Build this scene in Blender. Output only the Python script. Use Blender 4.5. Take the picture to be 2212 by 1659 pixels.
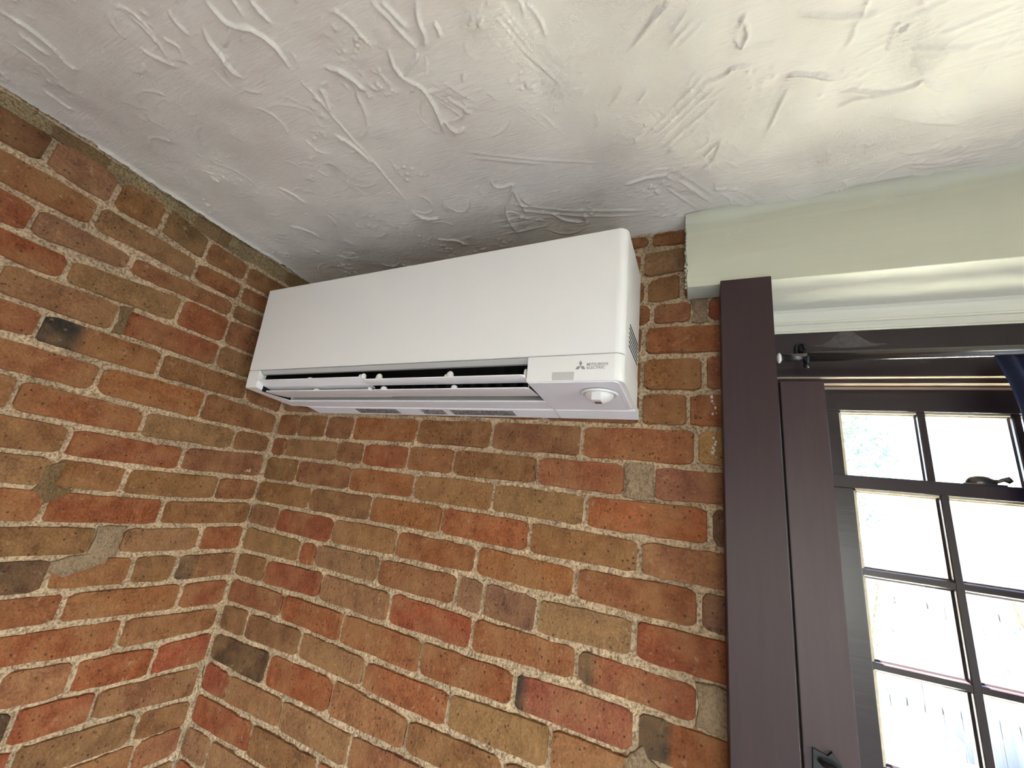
import bpy, bmesh, math, random
import numpy as np
from mathutils import Vector, Matrix

for o in list(bpy.data.objects):
    bpy.data.objects.remove(o, do_unlink=True)
scene = bpy.context.scene
COL = scene.collection
ZC = 2.30          # ceiling height above the floor; corner of the two brick walls is x=0, y=0

# ---------------------------------------------------------------- camera
cam_d = bpy.data.cameras.new('camera')
cam_d.sensor_width = 36.0
cam_d.lens = 869.21 / 2212 * 36.0
cam_d.clip_start = 0.01
cam_o = bpy.data.objects.new('camera', cam_d)
COL.objects.link(cam_o)
_r = Vector((0.90791, 0.39866, 0.12952)); _d = Vector((-0.00169, 0.31246, -0.94993)); _f = Vector((-0.41917, 0.86223, 0.28436))
cam_m = Matrix((( _r.x, -_d.x, -_f.x, 1.11935), (_r.y, -_d.y, -_f.y, -0.77987), (_r.z, -_d.z, -_f.z, ZC - 0.58596), (0, 0, 0, 1)))
cam_o.matrix_world = cam_m
scene.camera = cam_o
scene.cycles.max_bounces = 8
scene.cycles.diffuse_bounces = 4
scene.cycles.glossy_bounces = 3

# ---------------------------------------------------------------- sky, sun, window light, exposure
LV = 32.0           # light levels below are given for exposure 0; the camera's exposure makes up for this divisor
world = bpy.data.worlds.new('world'); scene.world = world
world.use_nodes = True
wn = world.node_tree
for n in list(wn.nodes): wn.nodes.remove(n)
w_out = wn.nodes.new('ShaderNodeOutputWorld'); w_bg = wn.nodes.new('ShaderNodeBackground'); w_sky = wn.nodes.new('ShaderNodeTexSky')
w_sky.sky_type = 'NISHITA'; w_sky.sun_disc = False
w_sky.sun_elevation = math.radians(52); w_sky.sun_rotation = math.radians(-16)
w_bg.inputs['Strength'].default_value = 2.2 / LV
wn.links.new(w_sky.outputs[0], w_bg.inputs[0]); wn.links.new(w_bg.outputs[0], w_out.inputs[0])

def light(name, kind, loc, rot, energy, color, **kw):
    l = bpy.data.lights.new(name, kind); l.energy = energy; l.color = color
    for k, v in kw.items(): setattr(l, k, v)
    o = bpy.data.objects.new(name, l); COL.objects.link(o); o.location = loc; o.rotation_euler = rot
    return o
SUN_DIR = Vector((-.14, .48, .85)).normalized()      # towards the sun: high over the yard, shining in through the window onto the floor
light('sun', 'SUN', (6, 8, 12), SUN_DIR.to_track_quat('Z', 'Y').to_euler(), 140.0 / LV, (1, .98, .92), angle=.01)
TILT = 38           # skylight comes in sloping down towards the floor
# daylight arriving through the two other windows of the room, both behind the camera
light('daylight_rear_window', 'AREA', (1.85, -4.17, 1.30), (math.radians(90 - TILT), 0, 0), 26.0 / LV, (.93, .985, .97), shape='RECTANGLE', size=1.5, size_y=1.1, spread=math.radians(130))
light('daylight_side_window', 'AREA', (3.57, -1.55, 1.30), (math.radians(90 - TILT), 0, math.radians(90)), 42.0 / LV, (.93, .985, .97), shape='RECTANGLE', size=1.3, size_y=1.1, spread=math.radians(130))
scene.view_settings.view_transform = 'Standard'
scene.view_settings.look = 'None'
scene.view_settings.exposure = 5.6
scene.view_settings.gamma = 1.0
scene.view_settings.use_curve_mapping = False

# ---------------------------------------------------------------- helpers
RND = random.Random(7)
def lin(c):
    return tuple(((v / 255 + .055) / 1.055) ** 2.4 if v > 10 else v / 255 / 12.92 for v in c)

def link(o, parent=None):
    COL.objects.link(o)
    if parent is not None: o.parent = parent
    return o

def tag(o, label=None, cat=None, group=None, kind=None):
    if label: o['label'] = label
    if cat: o['category'] = cat
    if group: o['group'] = group
    if kind: o['kind'] = kind
    return o

def mesh_obj(name, verts, faces, mat=None, parent=None, smooth=False, loc=None):
    me = bpy.data.meshes.new(name)
    me.from_pydata([tuple(v) for v in verts], [], faces)
    me.update()
    if mat: me.materials.append(mat)
    if smooth: me.polygons.foreach_set('use_smooth', [True] * len(me.polygons))
    o = bpy.data.objects.new(name, me)
    link(o, parent)
    if loc: o.location = loc
    return o

def bm_obj(name, bm, mat=None, parent=None, smooth=False, loc=None):
    bmesh.ops.recalc_face_normals(bm, faces=bm.faces)
    me = bpy.data.meshes.new(name); bm.to_mesh(me); bm.free()
    if mat: me.materials.append(mat)
    if smooth: me.polygons.foreach_set('use_smooth', [True] * len(me.polygons))
    o = bpy.data.objects.new(name, me); link(o, parent)
    if loc: o.location = loc
    return o

def add_box(bm, a, b, bevel=0.0):
    vs = [bm.verts.new((x, y, z)) for x in (a[0], b[0]) for y in (a[1], b[1]) for z in (a[2], b[2])]
    fs = [bm.faces.new([vs[i] for i in q]) for q in ((0, 1, 3, 2), (4, 6, 7, 5), (0, 4, 5, 1), (2, 3, 7, 6), (0, 2, 6, 4), (1, 5, 7, 3))]
    if bevel:
        es = list({e for f in fs for e in f.edges})
        bmesh.ops.bevel(bm, geom=es, offset=bevel, segments=2, profile=.6, affect='EDGES')
    return vs

def box(name, a, b, mat, parent=None, bevel=0.0, off=(0, 0, 0)):
    bm = bmesh.new()
    add_box(bm, [a[i] - off[i] for i in range(3)], [b[i] - off[i] for i in range(3)], bevel)
    return bm_obj(name, bm, mat, parent)

def tube(bm, pts, r, seg=12, caps=True):
    pts = [Vector(p) for p in pts]; rings = []
    up = Vector((0, 0, 1))
    for i, p in enumerate(pts):
        t = (pts[min(i + 1, len(pts) - 1)] - pts[max(i - 1, 0)]).normalized()
        a = t.cross(up)
        if a.length < 1e-3: a = t.cross(Vector((1, 0, 0)))
        a.normalize(); b = t.cross(a)
        rr = r[i] if isinstance(r, (list, tuple)) else r
        rings.append([bm.verts.new(p + a * rr * math.cos(k * 2 * math.pi / seg) + b * rr * math.sin(k * 2 * math.pi / seg)) for k in range(seg)])
    for i in range(len(rings) - 1):
        for k in range(seg):
            bm.faces.new((rings[i][k], rings[i][(k + 1) % seg], rings[i + 1][(k + 1) % seg], rings[i + 1][k]))
    if caps:
        bm.faces.new(rings[0][::-1]); bm.faces.new(rings[-1])

def empty(name, loc=(0, 0, 0), rot=(0, 0, 0), parent=None):
    o = bpy.data.objects.new(name, None); o.empty_display_size = .05
    link(o, parent); o.location = loc; o.rotation_euler = rot
    return o

# ---------------------------------------------------------------- materials
class N:
    def __init__(s, name):
        s.m = bpy.data.materials.new(name); s.m.use_nodes = True; s.t = s.m.node_tree
        s.b = s.t.nodes['Principled BSDF']
    def n(s, t, **kw):
        x = s.t.nodes.new(t)
        for k, v in kw.items():
            if k in x.inputs and not hasattr(x, k): x.inputs[k].default_value = v
            else:
                try: setattr(x, k, v)
                except Exception: x.inputs[k].default_value = v
        return x
    def l(s, a, b): s.t.links.new(a, b)
    def pos(s): return s.n('ShaderNodeNewGeometry').outputs['Position']
    def noise(s, vec, scale, detail=3, rough=.55):
        x = s.n('ShaderNodeTexNoise'); x.inputs['Scale'].default_value = scale; x.inputs['Detail'].default_value = detail; x.inputs['Roughness'].default_value = rough
        s.l(vec, x.inputs['Vector']); return x.outputs['Fac']
    def ramp(s, fac, stops):
        x = s.n('ShaderNodeValToRGB'); e = x.color_ramp.elements
        while len(e) < len(stops): e.new(.5)
        for i, (p, c) in enumerate(stops):
            e[i].position = p; e[i].color = (c, c, c, 1) if isinstance(c, (int, float)) else (*c, 1)
        s.l(fac, x.inputs[0]); return x.outputs[0]
    def mix(s, a, b, fac, mode='MIX'):
        x = s.n('ShaderNodeMix', data_type='RGBA', blend_type=mode)
        for i, v in ((0, fac), (6, a), (7, b)):
            if hasattr(v, 'is_linked') or hasattr(v, 'links'): s.l(v, x.inputs[i])
            elif i == 0: x.inputs[i].default_value = v
            else: x.inputs[i].default_value = (*v, 1) if len(v) == 3 else v
        return x.outputs[2]
    def bump(s, h, strength=.3, dist=.002, prev=None):
        x = s.n('ShaderNodeBump'); x.inputs['Strength'].default_value = strength; x.inputs['Distance'].default_value = dist
        s.l(h, x.inputs['Height'])
        if prev is not None: s.l(prev, x.inputs['Normal'])
        return x.outputs[0]
    def set(s, **kw):
        for k, v in kw.items():
            i = s.b.inputs[k]
            if hasattr(v, 'links'): s.l(v, i)
            else: i.default_value = (*v, 1) if isinstance(v, tuple) and len(v) == 3 else v
        return s.m

def plain(name, rgb, rough=.5, metal=0.0, spec=.5):
    a = N(name); a.b.inputs['Metallic'].default_value = metal
    return a.set(**{'Base Color': rgb, 'Roughness': rough, 'Specular IOR Level': spec})

def mat_brick():
    a = N('brick'); p = a.pos()
    at = a.n('ShaderNodeVertexColor'); at.layer_name = 'tone'
    big = a.ramp(a.noise(p, 26, 3, .65), [(.28, .66), (.72, 1.28)])
    c = a.mix(at.outputs[0], big, .8, 'MULTIPLY')
    fz = a.noise(p, 230, 1, .65)
    fine = a.ramp(fz, [(.25, .6), (.75, 1.3)])
    c = a.mix(c, fine, .7, 'MULTIPLY')
    warm = a.ramp(a.noise(p, 13, 2, .6), [(.42, 0.0), (.70, .62)])
    c = a.mix(c, lin((142, 106, 70)), warm)
    dust = a.ramp(a.noise(p, 55, 3, .7), [(.60, 0.0), (.80, .55)])
    c = a.mix(c, lin((178, 150, 118)), dust)
    v = a.n('ShaderNodeTexVoronoi'); v.inputs['Scale'].default_value = 95; a.l(p, v.inputs['Vector'])
    pit = a.ramp(v.outputs['Distance'], [(.10, 0.0), (.24, 1.0)])
    pm = a.ramp(a.noise(p, 44, 1), [(.44, 1.0), (.52, 0.0)])
    pit2 = a.mix(pit, (1, 1, 1), pm)
    c = a.mix(c, (.035, .022, .016), a.ramp(pit2, [(0.0, .75), (.8, 0.0)]))
    hh = a.n('ShaderNodeMath', operation='MULTIPLY_ADD'); a.l(fz, hh.inputs[0]); hh.inputs[1].default_value = .4; a.l(a.noise(p, 70, 2, .65), hh.inputs[2])
    hp = a.n('ShaderNodeMath', operation='MULTIPLY_ADD'); a.l(pit2, hp.inputs[0]); hp.inputs[1].default_value = .35; a.l(hh.outputs[0], hp.inputs[2])
    n3 = a.bump(hp.outputs[0], .85, .004)
    return a.set(**{'Base Color': c, 'Roughness': .92, 'Specular IOR Level': .25, 'Normal': n3})

def mat_mortar(name, base, dark):
    a = N(name); p = a.pos()
    g = a.noise(p, 190, 2, .7)
    c = a.mix(dark, base, a.ramp(g, [(.34, 0.0), (.56, 1.0)]))
    c = a.mix(c, a.ramp(a.noise(p, 14, 1), [(.3, .72), (.7, 1.12)]), .8, 'MULTIPLY')
    v = a.n('ShaderNodeTexVoronoi'); v.inputs['Scale'].default_value = 260; a.l(p, v.inputs['Vector'])
    n1 = a.bump(g, .9, .003); n2 = a.bump(v.outputs['Distance'], .6, .0015, n1)
    return a.set(**{'Base Color': c, 'Roughness': .95, 'Specular IOR Level': .2, 'Normal': n2})

def mat_ceiling():
    a = N('ceiling_paint'); p = a.pos()
    c = a.mix(lin((226, 221, 209)), lin((214, 207, 196)), a.ramp(a.noise(p, 6, 3), [(.35, 0.0), (.7, 1.0)]))
    n2 = a.bump(a.noise(p, 28, 4, .65), .5, .0034)
    mp = a.n('ShaderNodeMapping'); mp.inputs['Rotation'].default_value = (0, 0, .9); mp.inputs['Scale'].default_value = (1, 9, 1); a.l(p, mp.inputs['Vector'])
    n3 = a.bump(a.noise(mp.outputs[0], 30, 2, .5), .45, .002, n2)
    v = a.n('ShaderNodeTexVoronoi'); v.inputs['Scale'].default_value = 60; v.feature = 'DISTANCE_TO_EDGE'
    wv = a.n('ShaderNodeVectorMath', operation='ADD'); nz = a.n('ShaderNodeTexNoise'); nz.inputs['Scale'].default_value = 14; a.l(p, nz.inputs['Vector']); a.l(p, wv.inputs[0]); a.l(nz.outputs['Color'], wv.inputs[1]); a.l(wv.outputs[0], v.inputs['Vector'])
    pat = a.mix((0, 0, 0), a.ramp(v.outputs['Distance'], [(.0, 1.0), (.12, 0.0)]), a.ramp(a.noise(p, 5, 1), [(.52, 0.0), (.62, 1.0)]))
    n3 = a.bump(pat, .5, .0016, n3)
    return a.set(**{'Base Color': c, 'Roughness': .55, 'Specular IOR Level': .3, 'Normal': n3})

def mat_wood_paint(name, rgb, rough, streak=(1, 1, .06), amt=.3, spec=.5):
    a = N(name); p = a.pos()
    mp = a.n('ShaderNodeMapping'); mp.inputs['Scale'].default_value = streak; a.l(p, mp.inputs['Vector'])
    g = a.noise(mp.outputs[0], 120, 4, .6)
    c = a.mix(rgb, a.ramp(g, [(.3, .7), (.7, 1.25)]), amt, 'MULTIPLY')
    v = a.n('ShaderNodeTexVoronoi'); v.inputs['Scale'].default_value = 40; a.l(p, v.inputs['Vector'])
    ch = a.ramp(v.outputs['Distance'], [(.03, .7), (.06, 0.0)])
    cm = a.ramp(a.noise(p, 7, 2), [(.58, 0.0), (.64, 1.0)])
    c = a.mix(c, tuple(min(1, x * 2.4) for x in rgb), a.mix((0, 0, 0), ch, cm))
    return a.set(**{'Base Color': c, 'Roughness': rough, 'Specular IOR Level': spec, 'Normal': a.bump(g, .15, .001)})

def mat_glass():
    a = N('window_glass'); t = a.t
    tr = a.n('ShaderNodeBsdfTransparent'); tr.inputs[0].default_value = (.97, .98, .98, 1)
    gl = a.n('ShaderNodeBsdfGlossy'); gl.inputs['Roughness'].default_value = .02
    lw = a.n('ShaderNodeLayerWeight'); lw.inputs[0].default_value = .5
    pw = a.n('ShaderNodeMath', operation='POWER'); pw.inputs[1].default_value = 5; a.l(lw.outputs['Facing'], pw.inputs[0])
    sc_ = a.n('ShaderNodeMath', operation='MULTIPLY_ADD'); sc_.inputs[1].default_value = .9; sc_.inputs[2].default_value = .04; a.l(pw.outputs[0], sc_.inputs[0])
    mx = a.n('ShaderNodeMixShader'); a.l(sc_.outputs[0], mx.inputs[0]); a.l(tr.outputs[0], mx.inputs[1]); a.l(gl.outputs[0], mx.inputs[2])
    a.l(mx.outputs[0], t.nodes['Material Output'].inputs[0]); return a.m

def mat_leaf(name, c1, c2):
    a = N(name); p = a.pos()
    c = a.mix(c1, c2, a.ramp(a.noise(p, 9, 2), [(.35, 0.0), (.65, 1.0)]))
    return a.set(**{'Base Color': c, 'Roughness': .6})

def mat_noise(name, c1, c2, scale, rough=.9, streak=(1, 1, 1)):
    a = N(name); p = a.pos()
    mp = a.n('ShaderNodeMapping'); mp.inputs['Scale'].default_value = streak; a.l(p, mp.inputs['Vector'])
    g = a.noise(mp.outputs[0], scale, 5, .6)
    c = a.mix(c1, c2, a.ramp(g, [(.35, 0.0), (.65, 1.0)]))
    return a.set(**{'Base Color': c, 'Roughness': rough, 'Normal': a.bump(g, .2, .004)})

def mat_print(name, base, ink):
    a = N(name)
    tc = a.n('ShaderNodeTexCoord').outputs['Object']
    mp = a.n('ShaderNodeMapping'); mp.inputs['Scale'].default_value = (1, 1, 3); a.l(tc, mp.inputs['Vector'])
    g = a.noise(mp.outputs[0], 170, 3, .7)
    c = a.mix(base, ink, a.ramp(g, [(.47, 0.0), (.52, 1.0)]))
    return a.set(**{'Base Color': c, 'Roughness': .5})

def mat_cobweb():
    a = N('cobweb_silk'); t = a.t
    tr = a.n('ShaderNodeBsdfTransparent'); df = a.n('ShaderNodeBsdfDiffuse'); df.inputs[0].default_value = (.6, .57, .55, 1)
    g = a.ramp(a.noise(a.pos(), 140, 4, .7), [(.35, .03), (.7, .22)])
    mx = a.n('ShaderNodeMixShader'); a.l(g, mx.inputs[0]); a.l(tr.outputs[0], mx.inputs[1]); a.l(df.outputs[0], mx.inputs[2])
    a.l(mx.outputs[0], t.nodes['Material Output'].inputs[0]); return a.m

M = {}
M['brick'] = mat_brick()
M['mortar'] = mat_mortar('mortar', lin((195, 171, 140)), lin((134, 108, 83)))
M['cement'] = mat_mortar('cement_patch', lin((150, 128, 102)), lin((124, 104, 80)))
M['smear'] = mat_mortar('cement_smear', lin((122, 98, 68)), lin((104, 82, 56)))
M['grime'] = mat_mortar('grimy_mortar', lin((150, 130, 98)), lin((104, 88, 62)))
M['fleck'] = plain('white_paint_fleck', (.72, .70, .66), .6)
M['ceiling'] = mat_ceiling()
M['header'] = mat_wood_paint('pale_sage_paint', lin((192, 192, 172)), .5, (.05, 1, 1), .06, .3)
M['soffit'] = mat_wood_paint('cream_white_paint', lin((228, 226, 208)), .4, (.05, 1, 1), .08, .4)
M['brown'] = mat_wood_paint('dark_brown_paint', lin((66, 48, 49)), .42, (1, 1, .06), .3, .35)
M['casing'] = mat_wood_paint('dark_brown_casing_paint', lin((54, 36, 38)), .45, (1, 1, .06), .3, .3)
M['brown_deep'] = mat_wood_paint('dark_brown_window_paint', lin((44, 33, 36)), .3, (.05, 1, 1), .25, .4)
M['glass'] = mat_glass()
M['underlit'] = mat_noise('lit_underside_tone', lin((226, 200, 170)), lin((206, 178, 146)), 40, .6, (.1, 1, 1))  # pale tone stands for daylight on the undersides of the window head
M['lit_putty'] = mat_noise('lit_glazing_putty', lin((214, 200, 176)), lin((184, 170, 146)), 60, .7)  # glazing putty, its cream tone carrying the daylight along the pane edges
M['white'] = plain('white_plastic', (.80, .785, .755), .38)
M['white2'] = plain('white_vane_plastic', (.80, .79, .79), .4)
M['grey'] = plain('light_grey_plastic', (.56, .56, .53), .35)
M['lip'] = plain('grey_lip_plastic', (.50, .49, .47), .45)
M['black'] = plain('black_interior', (.006, .006, .007), .5, 0, .2)
M['slot'] = plain('dark_slot', (.05, .045, .04), .7)
M['logo'] = plain('grey_print', (.30, .295, .28), .5)
M['sensor'] = plain('sensor_window', (.13, .125, .12), .15)
M['sticker1'] = mat_print('sticker_print', (.74, .72, .71), (.25, .23, .22))
M['sticker2'] = mat_print('sticker_dark_print', (.55, .52, .50), (.26, .23, .21))
M['metal'] = plain('dark_bronze_metal', (.10, .09, .085), .28, .8)
M['iron'] = plain('black_iron', (.02, .02, .022), .45, .4)
M['rod'] = plain('pewter_rod', (.12, .115, .11), .2, .8)
M['navy'] = mat_noise('navy_cloth', (.008, .014, .045), (.012, .02, .06), 300, .85)
M['cobweb'] = mat_cobweb()
M['plaster'] = mat_noise('wall_plaster', lin((206, 198, 184)), lin((196, 188, 172)), 12)
M['floor'] = mat_noise('pale_grey_floor', lin((188, 192, 202)), lin((170, 174, 184)), 18, .55, (1, .08, 1))

B_DATA = [[0,0.003,1.175,0.02,0.02,-0.035,-0.018,"m"],[1,0.003,1.0114,-0.035,-0.0263,-0.1005,-0.0952,"m"],[1,1.0114,1.175,-0.0263,-0.018,-0.0952,-0.083,"T"],[2,0.003,1.0215,-0.1005,-0.0951,-0.1669,-0.1563,"m"],[2,1.0215,1.0905,-0.0951,-0.0853,-0.1563,-0.152,"m"],[2,1.0905,1.175,-0.0853,-0.083,-0.152,-0.1474,"R"],[3,0.003,1.1103,-0.1669,-0.1509,-0.2258,-0.2034,"o"],[3,1.1348,1.175,-0.1496,-0.1474,-0.2035,-0.2038,"R"],[4,0.003,1.0207,-0.2258,-0.2038,-0.2884,-0.2716,"m"],[4,1.0207,1.175,-0.2038,-0.2038,-0.2716,-0.2718,"O"],[5,0.003,1.1308,-0.2884,-0.2715,-0.3525,-0.344,"o"],[5,1.1308,1.175,-0.2715,-0.2718,-0.344,-0.344,"R"],[6,0.003,1.0204,-0.3525,-0.3443,-0.4165,-0.4127,"m"],[6,1.0204,1.1044,-0.3443,-0.344,-0.4127,-0.4124,"o"],[6,1.1044,1.175,-0.344,-0.344,-0.4124,-0.4121,"o"],[7,0.003,0.0885,-0.4165,-0.4162,-0.4863,-0.4858,"m"],[7,0.0885,0.1998,-0.4162,-0.4158,-0.4858,-0.4851,"m"],[7,0.1998,0.299,-0.4158,-0.4154,-0.4851,-0.484,"m"],[7,0.299,0.5051,-0.4154,-0.4146,-0.484,-0.4806,"o"],[7,0.5051,0.7075,-0.4146,-0.4138,-0.4806,-0.4815,"m"],[7,0.7075,0.9104,-0.4138,-0.4131,-0.4815,-0.4819,"m"],[7,0.9104,1.1167,-0.4131,-0.4123,-0.4819,-0.4826,"o"],[7,1.1167,1.175,-0.4123,-0.4121,-0.4826,-0.4828,"y"],[8,0.003,0.0615,-0.4863,-0.486,-0.5422,-0.5419,"m"],[8,0.0615,0.2576,-0.486,-0.4847,-0.5419,-0.5425,"t"],[8,0.2576,0.3528,-0.4847,-0.4827,-0.5425,-0.5449,"m"],[8,0.3528,0.4917,-0.4827,-0.4806,-0.5449,-0.5453,"r"],[8,0.4917,0.6193,-0.4806,-0.4803,-0.5453,-0.5447,"o"],[8,0.6193,0.8224,-0.4803,-0.4819,-0.5447,-0.5458,"m"],[8,0.8224,0.9978,-0.4819,-0.4822,-0.5458,-0.548,"O"],[8,1.0456,1.175,-0.4824,-0.4828,-0.5485,-0.5438,"p"],[9,0.003,0.1346,-0.5422,-0.5414,-0.6122,-0.6102,"m"],[9,0.1346,0.3283,-0.5414,-0.5443,-0.6102,-0.6076,"m"],[9,0.3283,0.5267,-0.5443,-0.5453,-0.6076,-0.6061,"o"],[9,0.5267,0.7312,-0.5453,-0.5446,-0.6061,-0.608,"t"],[9,0.7312,0.9285,-0.5446,-0.5473,-0.608,-0.6113,"t"],[9,0.9285,1.1384,-0.5473,-0.545,-0.6113,-0.6125,"O"],[9,1.1384,1.175,-0.545,-0.5438,-0.6125,-0.6125,"g"],[10,0.003,0.2068,-0.6122,-0.6091,-0.6714,-0.6709,"m"],[10,0.2068,0.4128,-0.6091,-0.6068,-0.6709,-0.6703,"m"],[10,0.4128,0.615,-0.6068,-0.6068,-0.6703,-0.6698,"o"],[10,0.615,0.8201,-0.6068,-0.6088,-0.6698,-0.6748,"O"],[10,0.8201,1.027,-0.6088,-0.6129,-0.6748,-0.674,"o"],[10,1.027,1.175,-0.6129,-0.6125,-0.674,-0.6754,"p"],[11,0.003,0.1102,-0.6714,-0.6712,-0.7321,-0.7339,"m"],[11,0.1102,0.3094,-0.6712,-0.6706,-0.7339,-0.7352,"r"],[11,0.3094,0.5089,-0.6706,-0.6701,-0.7352,-0.7327,"t"],[11,0.5089,0.713,-0.6701,-0.6707,-0.7327,-0.7327,"r"],[11,0.713,0.919,-0.6707,-0.6762,-0.7327,-0.7345,"o"],[11,0.919,1.1212,-0.6762,-0.674,-0.7345,-0.738,"q"],[11,1.1212,1.175,-0.674,-0.6754,-0.738,-0.7384,"g"],[12,0.003,0.2201,-0.7321,-0.7363,-0.797,-0.7949,"t"],[12,0.2201,0.2774,-0.7363,-0.7357,-0.7949,-0.7939,"r"],[12,0.2774,0.4749,-0.7357,-0.7329,-0.7939,-0.7953,"t"],[12,0.4749,0.6789,-0.7329,-0.7323,-0.7953,-0.7956,"o"],[12,0.6789,0.7393,-0.7323,-0.7337,-0.7956,-0.8004,"t"],[12,0.7393,0.8517,-0.7337,-0.7386,-0.8004,-0.8041,"g"],[12,0.8517,1.0234,-0.7386,-0.7367,-0.8041,-0.8017,"T"],[12,1.0234,1.175,-0.7367,-0.7384,-0.8017,-0.8051,"r"],[13,0.003,0.1171,-0.797,-0.7963,-0.8603,-0.8604,"m"],[13,0.1171,0.3167,-0.7963,-0.7929,-0.8604,-0.8564,"r"],[13,0.3167,0.5238,-0.7929,-0.7944,-0.8564,-0.8606,"t"],[13,0.5238,0.7268,-0.7944,-0.7992,-0.8606,-0.8633,"r"],[13,0.7268,0.9318,-0.7992,-0.8016,-0.8633,-0.8592,"O"],[13,0.9318,1.1184,-0.8016,-0.8049,-0.8592,-0.8658,"R"],[13,1.163,1.175,-0.8051,-0.8051,-0.865,-0.865,"g"],[14,0.003,0.2093,-0.8603,-0.8589,-0.923,-0.9186,"r"],[14,0.2093,0.4068,-0.8589,-0.8589,-0.9186,-0.9241,"r"],[14,0.4068,0.6202,-0.8589,-0.8621,-0.9241,-0.93,"o"],[14,0.6202,0.823,-0.8621,-0.8648,-0.93,-0.927,"r"],[14,0.823,1.0314,-0.8648,-0.8621,-0.927,-0.9278,"R"],[14,1.0314,1.175,-0.8621,-0.865,-0.9278,-0.9278,"O"],[15,0.003,0.1025,-0.923,-0.9211,-0.9873,-0.9863,"m"],[15,0.1025,0.2976,-0.9211,-0.9199,-0.9863,-0.9798,"m"],[15,0.2976,0.4912,-0.9199,-0.9276,-0.9798,-0.9854,"t"],[15,0.4912,0.6993,-0.9276,-0.93,-0.9854,-0.9925,"o"],[15,0.6993,0.8969,-0.93,-0.9246,-0.9925,-0.9914,"t"],[15,0.8969,1.175,-0.9246,-0.9278,-0.9914,-0.9914,"m"],[16,0.003,0.2151,-0.9873,-0.9827,-1.0515,-1.0567,"d"],[16,0.2151,0.4185,-0.9827,-0.9815,-1.0567,-1.0561,"r"],[16,0.4185,0.6183,-0.9815,-0.9951,-1.0561,-1.0532,"p"],[16,0.6183,0.8214,-0.9951,-0.9937,-1.0532,-1.0532,"m"],[16,0.8214,1.175,-0.9937,-0.9914,-1.0532,-1.0532,"m"],[17,0.003,0.1009,-1.0515,-1.0569,-1.1184,-1.12,"r"],[17,0.1009,0.2913,-1.0569,-1.0558,-1.12,-1.1172,"t"],[17,0.2913,0.4929,-1.0558,-1.0576,-1.1172,-1.1224,"t"],[17,0.4929,1.175,-1.0576,-1.0532,-1.1224,-1.1224,"m"],[18,0.003,0.2186,-1.1184,-1.1213,-1.1875,-1.1858,"r"],[18,0.2186,1.175,-1.1213,-1.1224,-1.1858,-1.1841,"t"]]
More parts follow.
